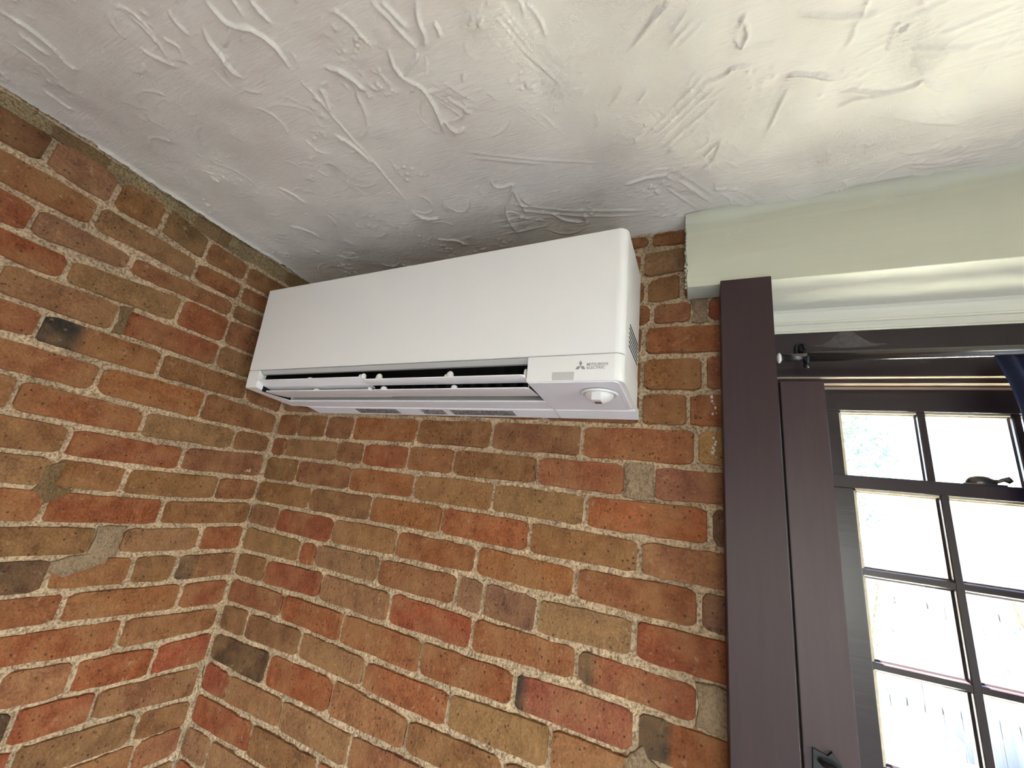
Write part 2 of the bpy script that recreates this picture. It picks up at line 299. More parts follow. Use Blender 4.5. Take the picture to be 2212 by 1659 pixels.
L_DATA = [[0,0.003,0.2135,-0.0478,-0.0505,-0.1106,-0.1106,"m"],[0,0.2135,0.3176,-0.0505,-0.045,-0.1106,-0.1106,"m"],[0,0.3176,0.4163,-0.045,-0.0256,-0.1106,-0.1021,"n"],[0,0.4163,0.5064,-0.0256,-0.0274,-0.1021,-0.1023,"m"],[0,0.5064,0.6073,-0.0274,-0.0238,-0.1023,-0.095,"T"],[0,0.6073,0.8123,-0.0238,-0.0363,-0.095,-0.0986,"D"],[1,0.003,0.3235,-0.1106,-0.1106,-0.1666,-0.1666,"q"],[1,0.3235,0.5166,-0.1106,-0.1024,-0.1666,-0.1644,"t"],[1,0.5166,0.7216,-0.1024,-0.0986,-0.1644,-0.1631,"o"],[2,0.003,0.216,-0.1666,-0.1666,-0.214,-0.214,"m"],[2,0.216,0.4374,-0.1666,-0.1724,-0.214,-0.2206,"o"],[2,0.4374,0.5857,-0.1724,-0.1688,-0.2206,-0.2316,"t"],[2,0.5857,0.7907,-0.1688,-0.1631,-0.2316,-0.2308,"r"],[3,0.003,0.2117,-0.214,-0.214,-0.2871,-0.2871,"m"],[3,0.2117,0.3229,-0.214,-0.214,-0.2871,-0.2859,"q"],[3,0.3229,0.5171,-0.214,-0.2334,-0.2859,-0.291,"t"],[3,0.5171,0.7221,-0.2334,-0.2308,-0.291,-0.2899,"r"],[4,0.003,0.2133,-0.2871,-0.2871,-0.3545,-0.3545,"m"],[4,0.2133,0.419,-0.2871,-0.2861,-0.3545,-0.3523,"q"],[4,0.419,0.5916,-0.2861,-0.29,-0.3523,-0.3513,"t"],[4,0.5916,0.7966,-0.29,-0.2899,-0.3513,-0.3513,"t"],[5,0.003,0.1137,-0.3545,-0.3545,-0.4248,-0.415,"m"],[5,0.1137,0.318,-0.3545,-0.3533,-0.415,-0.417,"m"],[5,0.318,0.5172,-0.3533,-0.3517,-0.417,-0.4129,"o"],[5,0.5172,0.7222,-0.3517,-0.3513,-0.4129,-0.4159,"o"],[6,0.003,0.2065,-0.4248,-0.4133,-0.4866,-0.4887,"m"],[6,0.2065,0.4088,-0.4133,-0.4181,-0.4887,-0.4812,"o"],[6,0.4088,0.6138,-0.4181,-0.4159,-0.4812,-0.48,"o"],[7,0.003,0.1058,-0.4866,-0.4876,-0.5397,-0.5478,"m"],[7,0.1058,0.3078,-0.4876,-0.4898,-0.5478,-0.5525,"t"],[7,0.3078,0.5055,-0.4898,-0.4797,-0.5525,-0.5447,"o"],[7,0.5055,0.7105,-0.4797,-0.48,-0.5447,-0.5441,"o"],[8,0.003,0.2091,-0.5397,-0.5534,-0.6099,-0.6146,"m"],[8,0.2091,0.4123,-0.5534,-0.5514,-0.6146,-0.6106,"r"],[8,0.4123,0.6173,-0.5514,-0.5441,-0.6106,-0.6095,"o"],[9,0.003,0.1081,-0.6099,-0.6123,-0.6705,-0.6745,"m"],[9,0.1081,0.3012,-0.6123,-0.6167,-0.6745,-0.6762,"m"],[9,0.3012,0.4141,-0.6167,-0.6105,-0.6762,-0.6724,"o"],[9,0.4141,0.6191,-0.6105,-0.6095,-0.6724,-0.6706,"t"],[10,0.003,0.2109,-0.6705,-0.6768,-0.7331,-0.738,"m"],[10,0.2109,0.404,-0.6768,-0.6728,-0.738,-0.7359,"r"],[10,0.404,0.609,-0.6728,-0.6706,-0.7359,-0.7352,"o"],[11,0.003,0.1089,-0.7331,-0.7356,-0.7992,-0.7989,"r"],[11,0.1089,0.2675,-0.7356,-0.7376,-0.7989,-0.7978,"t"],[11,0.3114,0.5164,-0.7371,-0.7352,-0.7972,-0.7957,"m"],[12,0.003,0.142,-0.7992,-0.7988,-0.8628,-0.8641,"m"],[12,0.142,0.2286,-0.7988,-0.7983,-0.8641,-0.8624,"m"],[12,0.2286,0.3572,-0.7983,-0.7967,-0.8624,-0.8599,"o"],[12,0.3572,0.5622,-0.7967,-0.7957,-0.8599,-0.859,"d"],[13,0.003,0.112,-0.8628,-0.8638,-0.9319,-0.928,"r"],[13,0.112,0.3183,-0.8638,-0.8606,-0.928,-0.92,"o"],[13,0.3183,0.5233,-0.8606,-0.859,-0.92,-0.9222,"r"],[14,0.003,0.2065,-0.9319,-0.9242,-0.9885,-0.9906,"m"],[14,0.2065,0.4115,-0.9242,-0.9222,-0.9906,-0.9812,"r"],[15,0.003,0.1225,-0.9885,-0.9936,-1.0601,-1.0615,"r"],[15,0.1225,0.2615,-0.9936,-0.9874,-1.0615,-1.0549,"r"],[15,0.2615,0.3639,-0.9874,-0.9816,-1.0549,-1.0518,"t"],[15,0.3639,0.5689,-0.9816,-0.9812,-1.0518,-1.0518,"m"],[16,0.003,0.2082,-1.0601,-1.057,-1.1351,-1.118,"m"],[16,0.2082,0.324,-1.057,-1.0526,-1.118,-1.1201,"r"],[16,0.324,0.529,-1.0526,-1.0518,-1.1201,-1.1201,"d"],[17,0.003,0.1132,-1.1351,-1.1262,-1.1962,-1.1902,"m"],[17,0.1132,0.3046,-1.1262,-1.1194,-1.1902,-1.1877,"m"],[17,0.3046,0.5096,-1.1194,-1.1201,-1.1877,-1.1877,"r"]]
BP_DATA = [[1.1103,1.1348,-0.1509,-0.1496,-0.2034,-0.2035],[0.9978,1.0456,-0.4822,-0.4824,-0.548,-0.5485],[1.1184,1.163,-0.8049,-0.8051,-0.8658,-0.865]]
LP_DATA = [[0.2675,0.3114,-0.7376,-0.7371,-0.7978,-0.7972]]
S_DATA = [[1.6,[[0.1991,-0.7374],[0.2065,-0.7159],[0.2038,-0.69],[0.1925,-0.6648],[0.1986,-0.6566]]],[1.2,[[0.0752,-0.6591],[0.0731,-0.6376],[0.0742,-0.6205]]],[1.0,[[0.1804,-0.7184],[0.1811,-0.7012],[0.18,-0.6853]]],[1.8,[[0.525,-0.6399],[0.5236,-0.6179],[0.5277,-0.6076],[0.5485,-0.5944],[0.5601,-0.578],[0.5627,-0.5577],[0.5549,-0.5361]]],[1.5,[[0.4836,-0.6199],[0.4732,-0.6046],[0.4696,-0.5926],[0.462,-0.5672],[0.4649,-0.5528]]],[1.4,[[0.5258,-0.6065],[0.5061,-0.5997],[0.4854,-0.5939]]],[1.2,[[0.5852,-0.6187],[0.5844,-0.6052],[0.587,-0.59]]],[0.9,[[0.3529,-0.6371],[0.3603,-0.6193],[0.3763,-0.6016]]],[0.9,[[0.4053,-0.6344],[0.4151,-0.6179],[0.3978,-0.5995]]],[1.2,[[0.4598,-0.6518],[0.4526,-0.6397],[0.4521,-0.6214]]],[1.6,[[0.6118,-0.5207],[0.6345,-0.506],[0.6433,-0.4864],[0.6484,-0.4719]]],[0.8,[[0.5557,-0.5286],[0.5606,-0.4846],[0.5599,-0.455],[0.5602,-0.4131],[0.5606,-0.3664],[0.5578,-0.2964],[0.5575,-0.2426]]],[1.2,[[0.5809,-0.4978],[0.5722,-0.4808],[0.563,-0.4628]]],[1.3,[[0.2948,-0.364],[0.3132,-0.338],[0.3165,-0.3079]]],[1.0,[[0.1983,-0.261],[0.2312,-0.2401],[0.2414,-0.2063]]],[1.4,[[0.5342,-0.426],[0.5487,-0.4016],[0.5556,-0.3734],[0.5571,-0.3564]]],[0.9,[[0.6308,-0.4737],[0.6221,-0.4439],[0.6069,-0.4222],[0.5735,-0.4041]]],[1.6,[[0.7261,-0.5086],[0.7177,-0.4886],[0.7212,-0.4694],[0.7356,-0.4508],[0.74,-0.4265],[0.7364,-0.3948],[0.727,-0.3664]]],[1.3,[[0.7212,-0.4694],[0.7431,-0.4801],[0.7641,-0.4894]]],[1.2,[[0.7998,-0.5427],[0.7902,-0.5249],[0.7867,-0.5044],[0.7777,-0.4973]]],[1.0,[[0.6867,-0.5721],[0.6985,-0.5512],[0.7023,-0.5199]]],[0.8,[[0.7422,-0.5631],[0.7538,-0.532],[0.7646,-0.4955]]],[0.8,[[0.7538,-0.559],[0.7684,-0.5212]]],[1.2,[[0.8093,-0.5154],[0.809,-0.4985]]],[1.3,[[0.5481,-0.1217],[0.5921,-0.1074],[0.6104,-0.0829]]],[1.6,[[0.7587,-0.2517],[0.7595,-0.2369],[0.7731,-0.2294],[0.7968,-0.2313],[0.7719,-0.1978],[0.7553,-0.1751],[0.7464,-0.141],[0.7481,-0.1013]]],[1.0,[[0.7935,-0.2237],[0.7903,-0.1928],[0.7946,-0.1476]]],[1.3,[[0.5488,-0.2231],[0.5612,-0.197],[0.5967,-0.1846]]],[1.2,[[0.7416,-0.3889],[0.749,-0.3642],[0.7688,-0.3671]]],[1.0,[[0.8474,-0.1365],[0.8646,-0.1103],[0.9003,-0.0936]]],[1.8,[[1.2956,-0.2538],[1.3133,-0.2527],[1.3415,-0.2389],[1.3629,-0.2385],[1.3767,-0.2384],[1.3821,-0.2448],[1.3939,-0.2347],[1.4168,-0.2157]]],[1.2,[[1.2978,-0.2343],[1.3166,-0.2402],[1.3415,-0.2389]]],[1.4,[[1.2277,-0.3003],[1.2433,-0.2983],[1.2626,-0.2894],[1.2904,-0.2751]]],[1.3,[[1.1274,-0.3276],[1.15,-0.3279],[1.1606,-0.3339],[1.1713,-0.3334],[1.1846,-0.332]]],[1.6,[[1.1633,-0.371],[1.1692,-0.3606],[1.1755,-0.3749],[1.169,-0.3926],[1.1674,-0.3829]]],[1.2,[[1.1692,-0.3606],[1.1899,-0.3547],[1.21,-0.3511]]],[1.0,[[1.2885,-0.3485],[1.2887,-0.3279],[1.2844,-0.3186]]],[1.0,[[1.2925,-0.3684],[1.2932,-0.3527]]],[1.4,[[1.2243,-0.3783],[1.2628,-0.3619],[1.2909,-0.352],[1.3084,-0.3488]]],[0.9,[[1.3771,-0.3017],[1.4057,-0.3076],[1.4325,-0.3126]]],[1.0,[[1.3351,-0.3288],[1.3297,-0.3267],[1.3305,-0.3109],[1.3335,-0.2947]]],[1.2,[[1.333,-0.3164],[1.3403,-0.3255]]],[1.2,[[1.3514,-0.2952],[1.3836,-0.2848],[1.4207,-0.2727]]],[1.0,[[1.3308,-0.2159],[1.3525,-0.2024],[1.3659,-0.1996],[1.4051,-0.1784],[1.4513,-0.158]]],[1.4,[[1.2312,-0.2781],[1.2242,-0.252],[1.2171,-0.2191]]],[1.0,[[1.1547,-0.2258],[1.1388,-0.2082],[1.1275,-0.1927]]],[1.0,[[1.1255,-0.1682],[1.1428,-0.1882],[1.1546,-0.2275]]],[1.2,[[1.3612,-0.2768],[1.375,-0.2623],[1.3824,-0.2539]]],[0.7,[[1.0323,-0.3955],[1.0642,-0.4214],[1.0819,-0.4429]]],[0.7,[[1.0451,-0.4029],[1.0756,-0.4278],[1.0894,-0.4402]]],[0.7,[[1.09,-0.4044],[1.1115,-0.4252]]],[0.7,[[1.0835,-0.387],[1.1164,-0.411]]],[0.7,[[1.0973,-0.3851],[1.1265,-0.4049]]],[0.7,[[1.0558,-0.2561],[1.0968,-0.2926],[1.1332,-0.3237]]],[0.7,[[1.0606,-0.2457],[1.1029,-0.283],[1.142,-0.314]]],[0.7,[[1.0485,-0.2671],[1.091,-0.3058],[1.1273,-0.3355]]],[0.7,[[1.0668,-0.2346],[1.1154,-0.2711],[1.1456,-0.2955]]],[0.6,[[1.0732,-0.2233],[1.1217,-0.2611]]],[1.1,[[0.9985,-0.3302],[1.0153,-0.3485],[1.0266,-0.3587]]],[1.1,[[1.0378,-0.3229],[1.0561,-0.3422]]],[1.0,[[0.9589,-0.4172],[0.9814,-0.4175],[0.9996,-0.4155]]],[0.8,[[0.9295,-0.4968],[0.9408,-0.4696],[0.9407,-0.4514]]],[0.6,[[0.7684,-0.1854],[0.8997,-0.1295],[1.0309,-0.0946]]],[0.6,[[0.7713,-0.168],[0.9048,-0.1114],[1.0121,-0.0846]]],[0.5,[[0.7414,-0.328],[0.8535,-0.274],[0.9681,-0.2329]]],[0.5,[[0.7502,-0.3099],[0.8736,-0.2566]]],[0.8,[[0.9981,-0.1719],[1.0393,-0.1771],[1.0738,-0.1726]]]]
XP_DATA = [["L",[[0.3072,-0.7411],[0.2692,-0.7409],[0.2707,-0.7683],[0.2756,-0.792],[0.2789,-0.8123],[0.3006,-0.8194],[0.34,-0.8352],[0.3638,-0.8198],[0.3628,-0.804],[0.34,-0.7959],[0.3091,-0.7933],[0.3019,-0.7792]],"c"],["L",[[0.4271,-0.6295],[0.4011,-0.617],[0.4011,-0.6436],[0.4053,-0.6701],[0.3975,-0.681],[0.3736,-0.6733],[0.3905,-0.6891],[0.4044,-0.6984],[0.4304,-0.6751],[0.4242,-0.6634]],"s"],["L",[[0.4234,-0.29],[0.4015,-0.282],[0.4039,-0.3166],[0.4016,-0.3482],[0.4208,-0.3534],[0.4177,-0.3234]],"s"],["B",[[1.0151,-0.9335],[1.0295,-0.921],[1.0419,-0.9091],[1.0514,-0.9219],[1.0729,-0.9303],[1.056,-0.954],[1.0203,-0.963]],"c"]]

TONES = {'m': (128, 86, 54), 'o': (144, 90, 55), 'O': (148, 86, 52), 'r': (140, 74, 44), 'R': (146, 78, 54), 't': (142, 103, 70), 'T': (138, 106, 74), 'p': (146, 96, 68),
         'q': (134, 76, 46), 'g': (112, 84, 64), 'n': (112, 84, 56), 'd': (66, 53, 40), 'D': (82, 50, 36), 'y': (180, 136, 82)}

# ---------------------------------------------------------------- brick walls
def value_noise(nx, ny, cell, rng):
    gx, gy = int(nx / cell) + 3, int(ny / cell) + 3
    g = rng.standard_normal((gy, gx))
    ys = np.arange(ny) / cell; xs = np.arange(nx) / cell
    y0 = ys.astype(int); x0 = xs.astype(int); fy = (ys - y0)[:, None]; fx = (xs - x0)[None, :]
    fy = fy * fy * (3 - 2 * fy); fx = fx * fx * (3 - 2 * fx)
    a = g[np.ix_(y0, x0)]; b = g[np.ix_(y0, x0 + 1)]; c = g[np.ix_(y0 + 1, x0)]; d = g[np.ix_(y0 + 1, x0 + 1)]
    return (a * (1 - fx) + b * fx) * (1 - fy) + (c * (1 - fx) + d * fx) * fy

def grid_arrays(nx, ny):
    idx = np.arange(nx * ny).reshape(ny, nx)
    return np.stack([idx[:-1, :-1], idx[:-1, 1:], idx[1:, 1:], idx[1:, :-1]], -1).reshape(-1, 4)

def wall_mesh(name, put, u0, u1, z0, z1, boxes, seed):
    """mortar bed: a fine rough grid (u along the wall, depth into the wall) plus the solid wall behind it"""
    step = .0045
    nx, ny = int((u1 - u0) / step) + 1, int((z1 - z0) / step) + 1
    rng = np.random.default_rng(seed)
    h = .0008 * value_noise(nx, ny, 1.3, rng) + .0010 * value_noise(nx, ny, 3.5, rng) + .0008 * value_noise(nx, ny, 14, rng)
    h = np.clip(h, -.0026, .0030)
    us = np.linspace(u0, u1, nx); zs = np.linspace(z0, z1, ny)
    V = [put(us[i], .0038 + h[j, i], zs[j]) for j in range(ny) for i in range(nx)]
    F = grid_arrays(nx, ny).tolist()
    for a, b in boxes:
        k = len(V)
        V += [(x, y, z) for x in (a[0], b[0]) for y in (a[1], b[1]) for z in (a[2], b[2])]
        F += [[k + i for i in q] for q in ((0, 1, 3, 2), (4, 6, 7, 5), (0, 4, 5, 1), (2, 3, 7, 6), (0, 2, 6, 4), (1, 5, 7, 3))]
    o = mesh_obj(name, V, F, M['mortar'], smooth=False)
    tag(o, kind='structure')
    return o

put_back = lambda u, d, z: (u, d, ZC + z)
put_left = lambda u, d, z: (-d, -u, ZC + z)

WIN_X0, WIN_X1, SILL_Z = 1.2355, 1.959, -1.36
wall_back = wall_mesh('wall_back', put_back, -.004, 1.232, -1.46, .024,
    [((-.4, .012, 0), (WIN_X0, .30, ZC + .03)), ((WIN_X1, .012, 0), (4.0, .30, ZC + .03)), ((WIN_X0, .012, 0), (WIN_X1, .30, ZC + SILL_Z)), ((WIN_X0, .012, ZC - .150), (WIN_X1, .30, ZC + .03))], 1)
wall_left = wall_mesh('wall_left', put_left, -.004, 1.30, -1.46, .024, [((-.30, -4.5, 0), (-.012, .0, ZC + .03))], 2)

def brick_geo(q, put, tone, rnd, burn=None):
    """one irregular brick: columns along its length, proud rounded face, sides that run back into the mortar"""
    u0, u1, zt0, zt1, zb0, zb1 = q
    L = u1 - u0; H = zt0 - zb0
    e = min(.0037, L * .12)
    bt, bb = rnd.uniform(.0028, .0054), rnd.uniform(.0028, .0054)
    e0, e1 = e * rnd.uniform(.6, 1.25), e * rnd.uniform(.6, 1.25)
    fr = [0, min(.006 / L, .2), min(.016 / L, .35)]
    fr = fr + [.24, .38, .5, .62, .76] + [1 - f for f in fr[::-1]]
    if burn:
        end, f = burn
        fr = sorted(set(fr[:3] + fr[-3:] + ([f - .05, f + .05, .6] if end == 0 else [.4, 1 - f - .05, 1 - f + .05])))
    n = len(fr)
    d0 = rnd.uniform(-.0018, .0010); tu = rnd.uniform(-.0012, .0012); tz = rnd.uniform(-.001, .001)
    cr = rnd.uniform(.25, .55) * 1.0
    top, bot = [], []
    for i, f in enumerate(fr):
        u = u0 + e0 + (L - e0 - e1) * f
        zt = zt0 + (zt1 - zt0) * f - bt + rnd.uniform(-.0013, .0013)
        zb = zb0 + (zb1 - zb0) * f + bb + rnd.uniform(-.0013, .0013)
        pull = 0
        if i in (0, n - 1): pull = .0085 * cr * 2
        elif i in (1, n - 2): pull = .0026 * cr * 2
        ru = rnd.uniform(-.0008, .0008)
        top.append((u + ru, zt - pull * rnd.uniform(.6, 1.3))); bot.append((u + ru, zb + pull * rnd.uniform(.6, 1.3)))
    V, F = [], []
    cu, cz = (u0 + u1) / 2, (zt0 + zb0) / 2
    ring = top + bot[::-1]; m = len(ring)
    ins = .0017
    for k, (u, z) in enumerate(ring): V.append(put(u, .0065, z))
    for k, (u, z) in enumerate(ring):
        du = (1 if u < cu else -1) * min(ins, abs(u - cu)); dz = (1 if z < cz else -1) * min(ins, abs(z - cz))
        f = (u - u0) / L - .5; g = (z - cz) / H
        V.append(put(u + (du if k in (0, 1, n - 2, n - 1, n, n + 1, m - 2, m - 1) else 0), -.0004 + d0 + tu * f * 2 + tz * g * 2 + rnd.uniform(-.0003, .0003), z + dz))
    for r in (0,):
        for k in range(m):
            F.append((r * m + k, r * m + (k + 1) % m, (r + 1) * m + (k + 1) % m, (r + 1) * m + k))
    for i in range(n - 1):
        F.append((m + i, m + i + 1, m + m - 2 - i, m + m - 1 - i))
    mean = lin((132, 90, 58)); base = [(v * .78 + q_ * .22) * rnd.uniform(.83, .98) for v, q_ in zip(lin(tone), mean)]
    w = rnd.uniform(-.04, .04); base = [base[0] * (1 + w), base[1], base[2] * (1 - w)]
    dark = lin((58, 50, 42)); cols = []
    for r in range(2):
        for k in range(m):
            i = k if k < n else m - 1 - k
            c = base
            if burn:
                end, f = burn; x = fr[i] if end == 0 else 1 - fr[i]
                t = max(0, min(1, (f + .05 - x) / .1)); c = [a * (1 - t) + b * t for a, b in zip(base, dark)]
            cols.append((*c, 1))
    return V, F, cols

def add_tone(me, cols):
    at = me.color_attributes.new('tone', 'FLOAT_COLOR', 'POINT')
    at.data.foreach_set('color', np.array(cols, dtype=np.float32).ravel())

def brick(q, put, tone, parent, rnd, burn=None):
    V, F, cols = brick_geo(q, put, tone, rnd, burn)
    c = Vector((0, 0, 0))
    for v in V: c += Vector(v)
    c /= len(V)
    o = mesh_obj('brick', [Vector(v) - c for v in V], F, M['brick'], parent, loc=c)
    add_tone(o.data, cols)
    return o

def split(u0, u1, rnd, full=.204):
    if u1 - u0 <= .245: return [(u0, u1)]
    out = []; u = u0
    while u1 - u > .245:
        w = full + rnd.uniform(-.004, .004); out.append((u, u + w)); u += w
    if u1 - u > .03: out.append((u, u1))
    return out

GEN = 'mmottrmoqmtrom'
rb = random.Random(11)
BURN = {('B', 13, 5): (0, .14), ('B', 14, 5): (0, .34), ('B', 14, 4): (0, .09), ('L', 5, 2): (1, .30), ('L', 12, 0): (1, .26)}
FIELD = {'B': [], 'L': []}
for key, data, put, wall, umax in (('B', B_DATA, put_back, wall_back, 1.175), ('L', L_DATA, put_left, wall_left, 1.02)):
    seen = {}; ends = {}
    for row in data:
        ci = row[0]; k = seen.get(ci, 0); seen[ci] = k + 1
        q = row[1:7]; tone = TONES[row[7]]
        pieces = split(q[0], q[1], rb)
        for i, (a, b) in enumerate(pieces):
            fa, fb = (a - q[0]) / (q[1] - q[0]), (b - q[0]) / (q[1] - q[0])
            qq = (a, b, q[2] + (q[3] - q[2]) * fa, q[2] + (q[3] - q[2]) * fb, q[4] + (q[5] - q[4]) * fa, q[4] + (q[5] - q[4]) * fb)
            t = tone if i == len(pieces) - 1 or key == 'L' and i == 0 else TONES[rb.choice(GEN)]
            brick(qq, put, t, wall, rb, BURN.get((key, ci, k)) if len(pieces) == 1 else None)
        ends[ci] = (q[1], q[3], q[5])
    last = max(ends)
    if key == 'L':
        for ci, (u, zt, zb) in ends.items():
            for a, b in split(u, 4.35, rb):
                qq = (a, b, zt, zt, zb, zb); t = TONES[rb.choice(GEN)]
                if a < umax: brick(qq, put, t, wall, rb)
                else: FIELD['L'].append((qq, t))
    zt = -1.187; row = 0
    while zt > -ZC + .05:
        zb = zt - .0655
        lim = 1.2 if key == 'B' else 4.35
        for a, b in split(-.0 if row % 2 else -.0, lim, rb) if row % 2 else [(0.003, .1)] + split(.1, lim, rb):
            a = max(a, .003); qq = (a, b, zt, zt, zb, zb); t = TONES[rb.choice(GEN)]
            if row < 2 and a < umax: brick(qq, put, t, wall, rb)
            else: FIELD[key].append((qq, t))
        zt = zb; row += 1
# below and right of the window: the same brickwork, far outside the picture
zt = -.02; row = 0
while zt > -ZC + .05:
    zb = zt - .0655
    spans = [(2.05, 3.58)]
    if zt < SILL_Z - .03: spans = [(1.2, 3.58)]
    for a0, b0 in spans:
        for a, b in split(a0 + (.1 if row % 2 else 0), b0, rb):
            FIELD['B'].append(((a, b, zt, zt, zb, zb), TONES[rb.choice(GEN)]))
    zt = zb; row += 1
for key, put, wall in (('B', put_back, wall_back), ('L', put_left, wall_left)):
    V, F, C = [], [], []
    for qq, t in FIELD[key]:
        v, f, c = brick_geo(qq, put, t, rb); k = len(V)
        V += v; F += [[i + k for i in x] for x in f]; C += c
    o = mesh_obj('brick_field', V, F, M['brick'], wall); add_tone(o.data, C); tag(o, kind='stuff')

def blob_patch(wall, put, poly, mat, depth):
    """a trowelled smear of cement lying over the joint"""
    rnd = random.Random(len(poly) * 31 + int(poly[0][0] * 1000))
    P = []
    n = len(poly)
    for i in range(n):
        a, b = poly[i], poly[(i + 1) % n]
        for f in (0, .33, .66): P.append((a[0] + (b[0] - a[0]) * f + rnd.uniform(-.0010, .0010), a[1] + (b[1] - a[1]) * f + rnd.uniform(-.0010, .0010)))
    cu = sum(p[0] for p in P) / len(P); cz = sum(p[1] for p in P) / len(P)
    V, F = [], []; m = len(P)
    for sc, d in ((1.0, .004), (.96, -.0004 + depth), (.72, -.0018 + depth), (.35, -.0016 + depth)):
        V += [put(cu + (p[0] - cu) * sc, d + rnd.uniform(-.0005, .0005), cz + (p[1] - cz) * sc) for p in P]
    V.append(put(cu, -.0014 + depth, cz))
    for r in range(3):
        for k in range(m): F.append((r * m + k, r * m + (k + 1) % m, (r + 1) * m + (k + 1) % m, (r + 1) * m + k))
    for k in range(m): F.append((3 * m + k, 3 * m + (k + 1) % m, 4 * m))
    return mesh_obj('mortar_patch', V, F, mat, wall)
for data, wall, put in ((BP_DATA, wall_back, put_back), (LP_DATA, wall_left, put_left)):
    for a, b, t0, t1, b0, b1 in data:
        blob_patch(wall, put, [(a - .004, t0 - .001), ((a + b) / 2, (t0 + t1) / 2 + .001), (b + .003, t1 - .002), (b + .001, (t1 + b1) / 2), (b + .005, b1 + .001), ((a + b) / 2, (b0 + b1) / 2 - .002), (a - .003, b0 + .002), (a + .001, (t0 + b0) / 2)], M['cement'], 0)
for key, poly, kind in XP_DATA:
    blob_patch(wall_left if key == 'L' else wall_back, put_left if key == 'L' else put_back, poly, M['cement'] if kind == 'c' else M['smear'], -.0012)
for k in range(9):
    a, b = .02 + k * .085, .10 + k * .085 + .01
    lo_ = -.047 + .012 * (k > 5); hi_ = -.006
    blob_patch(wall_left, put_left, [(a, hi_), ((a + b) / 2, hi_ + .003), (b, hi_), (b + .006, (lo_ + hi_) / 2), (b, lo_ + .004), ((a + b) / 2, lo_ + .001), (a, lo_ + .003), (a - .004, (lo_ + hi_) / 2)], M['grime'] if k % 3 else M['smear'], .0012)
for k in range(16):
    cu = 1.1455 + rb.uniform(-.004, .004); cz = rb.choice([-.352 - .0025 * k, -.430 - .0022 * k])
    r = rb.uniform(.0012, .0028)
    o = blob_patch(wall_back, put_back, [(cu + r * math.cos(t) * rb.uniform(.6, 1.3), cz + r * 1.4 * math.sin(t) * rb.uniform(.6, 1.2)) for t in (5.5, 4.4, 3.3, 2.2, 1.1, 0)], M['fleck'], -.0016)
    o.name = 'paint_fleck'
# a plugged screw hole in the left wall, in the joint below the pale brick
bm = bmesh.new(); tube(bm, [put_left(0.2693, .004, -0.5534), put_left(0.2693, -.004, -0.5534)], [.011, .007], 12)
tube(bm, [put_left(0.2693, -.004, -0.5534), put_left(0.2693, -.0046, -0.5534)], [.0035, .003], 8)
bm_obj('wall_plug', bm, M['mortar'], wall_left)

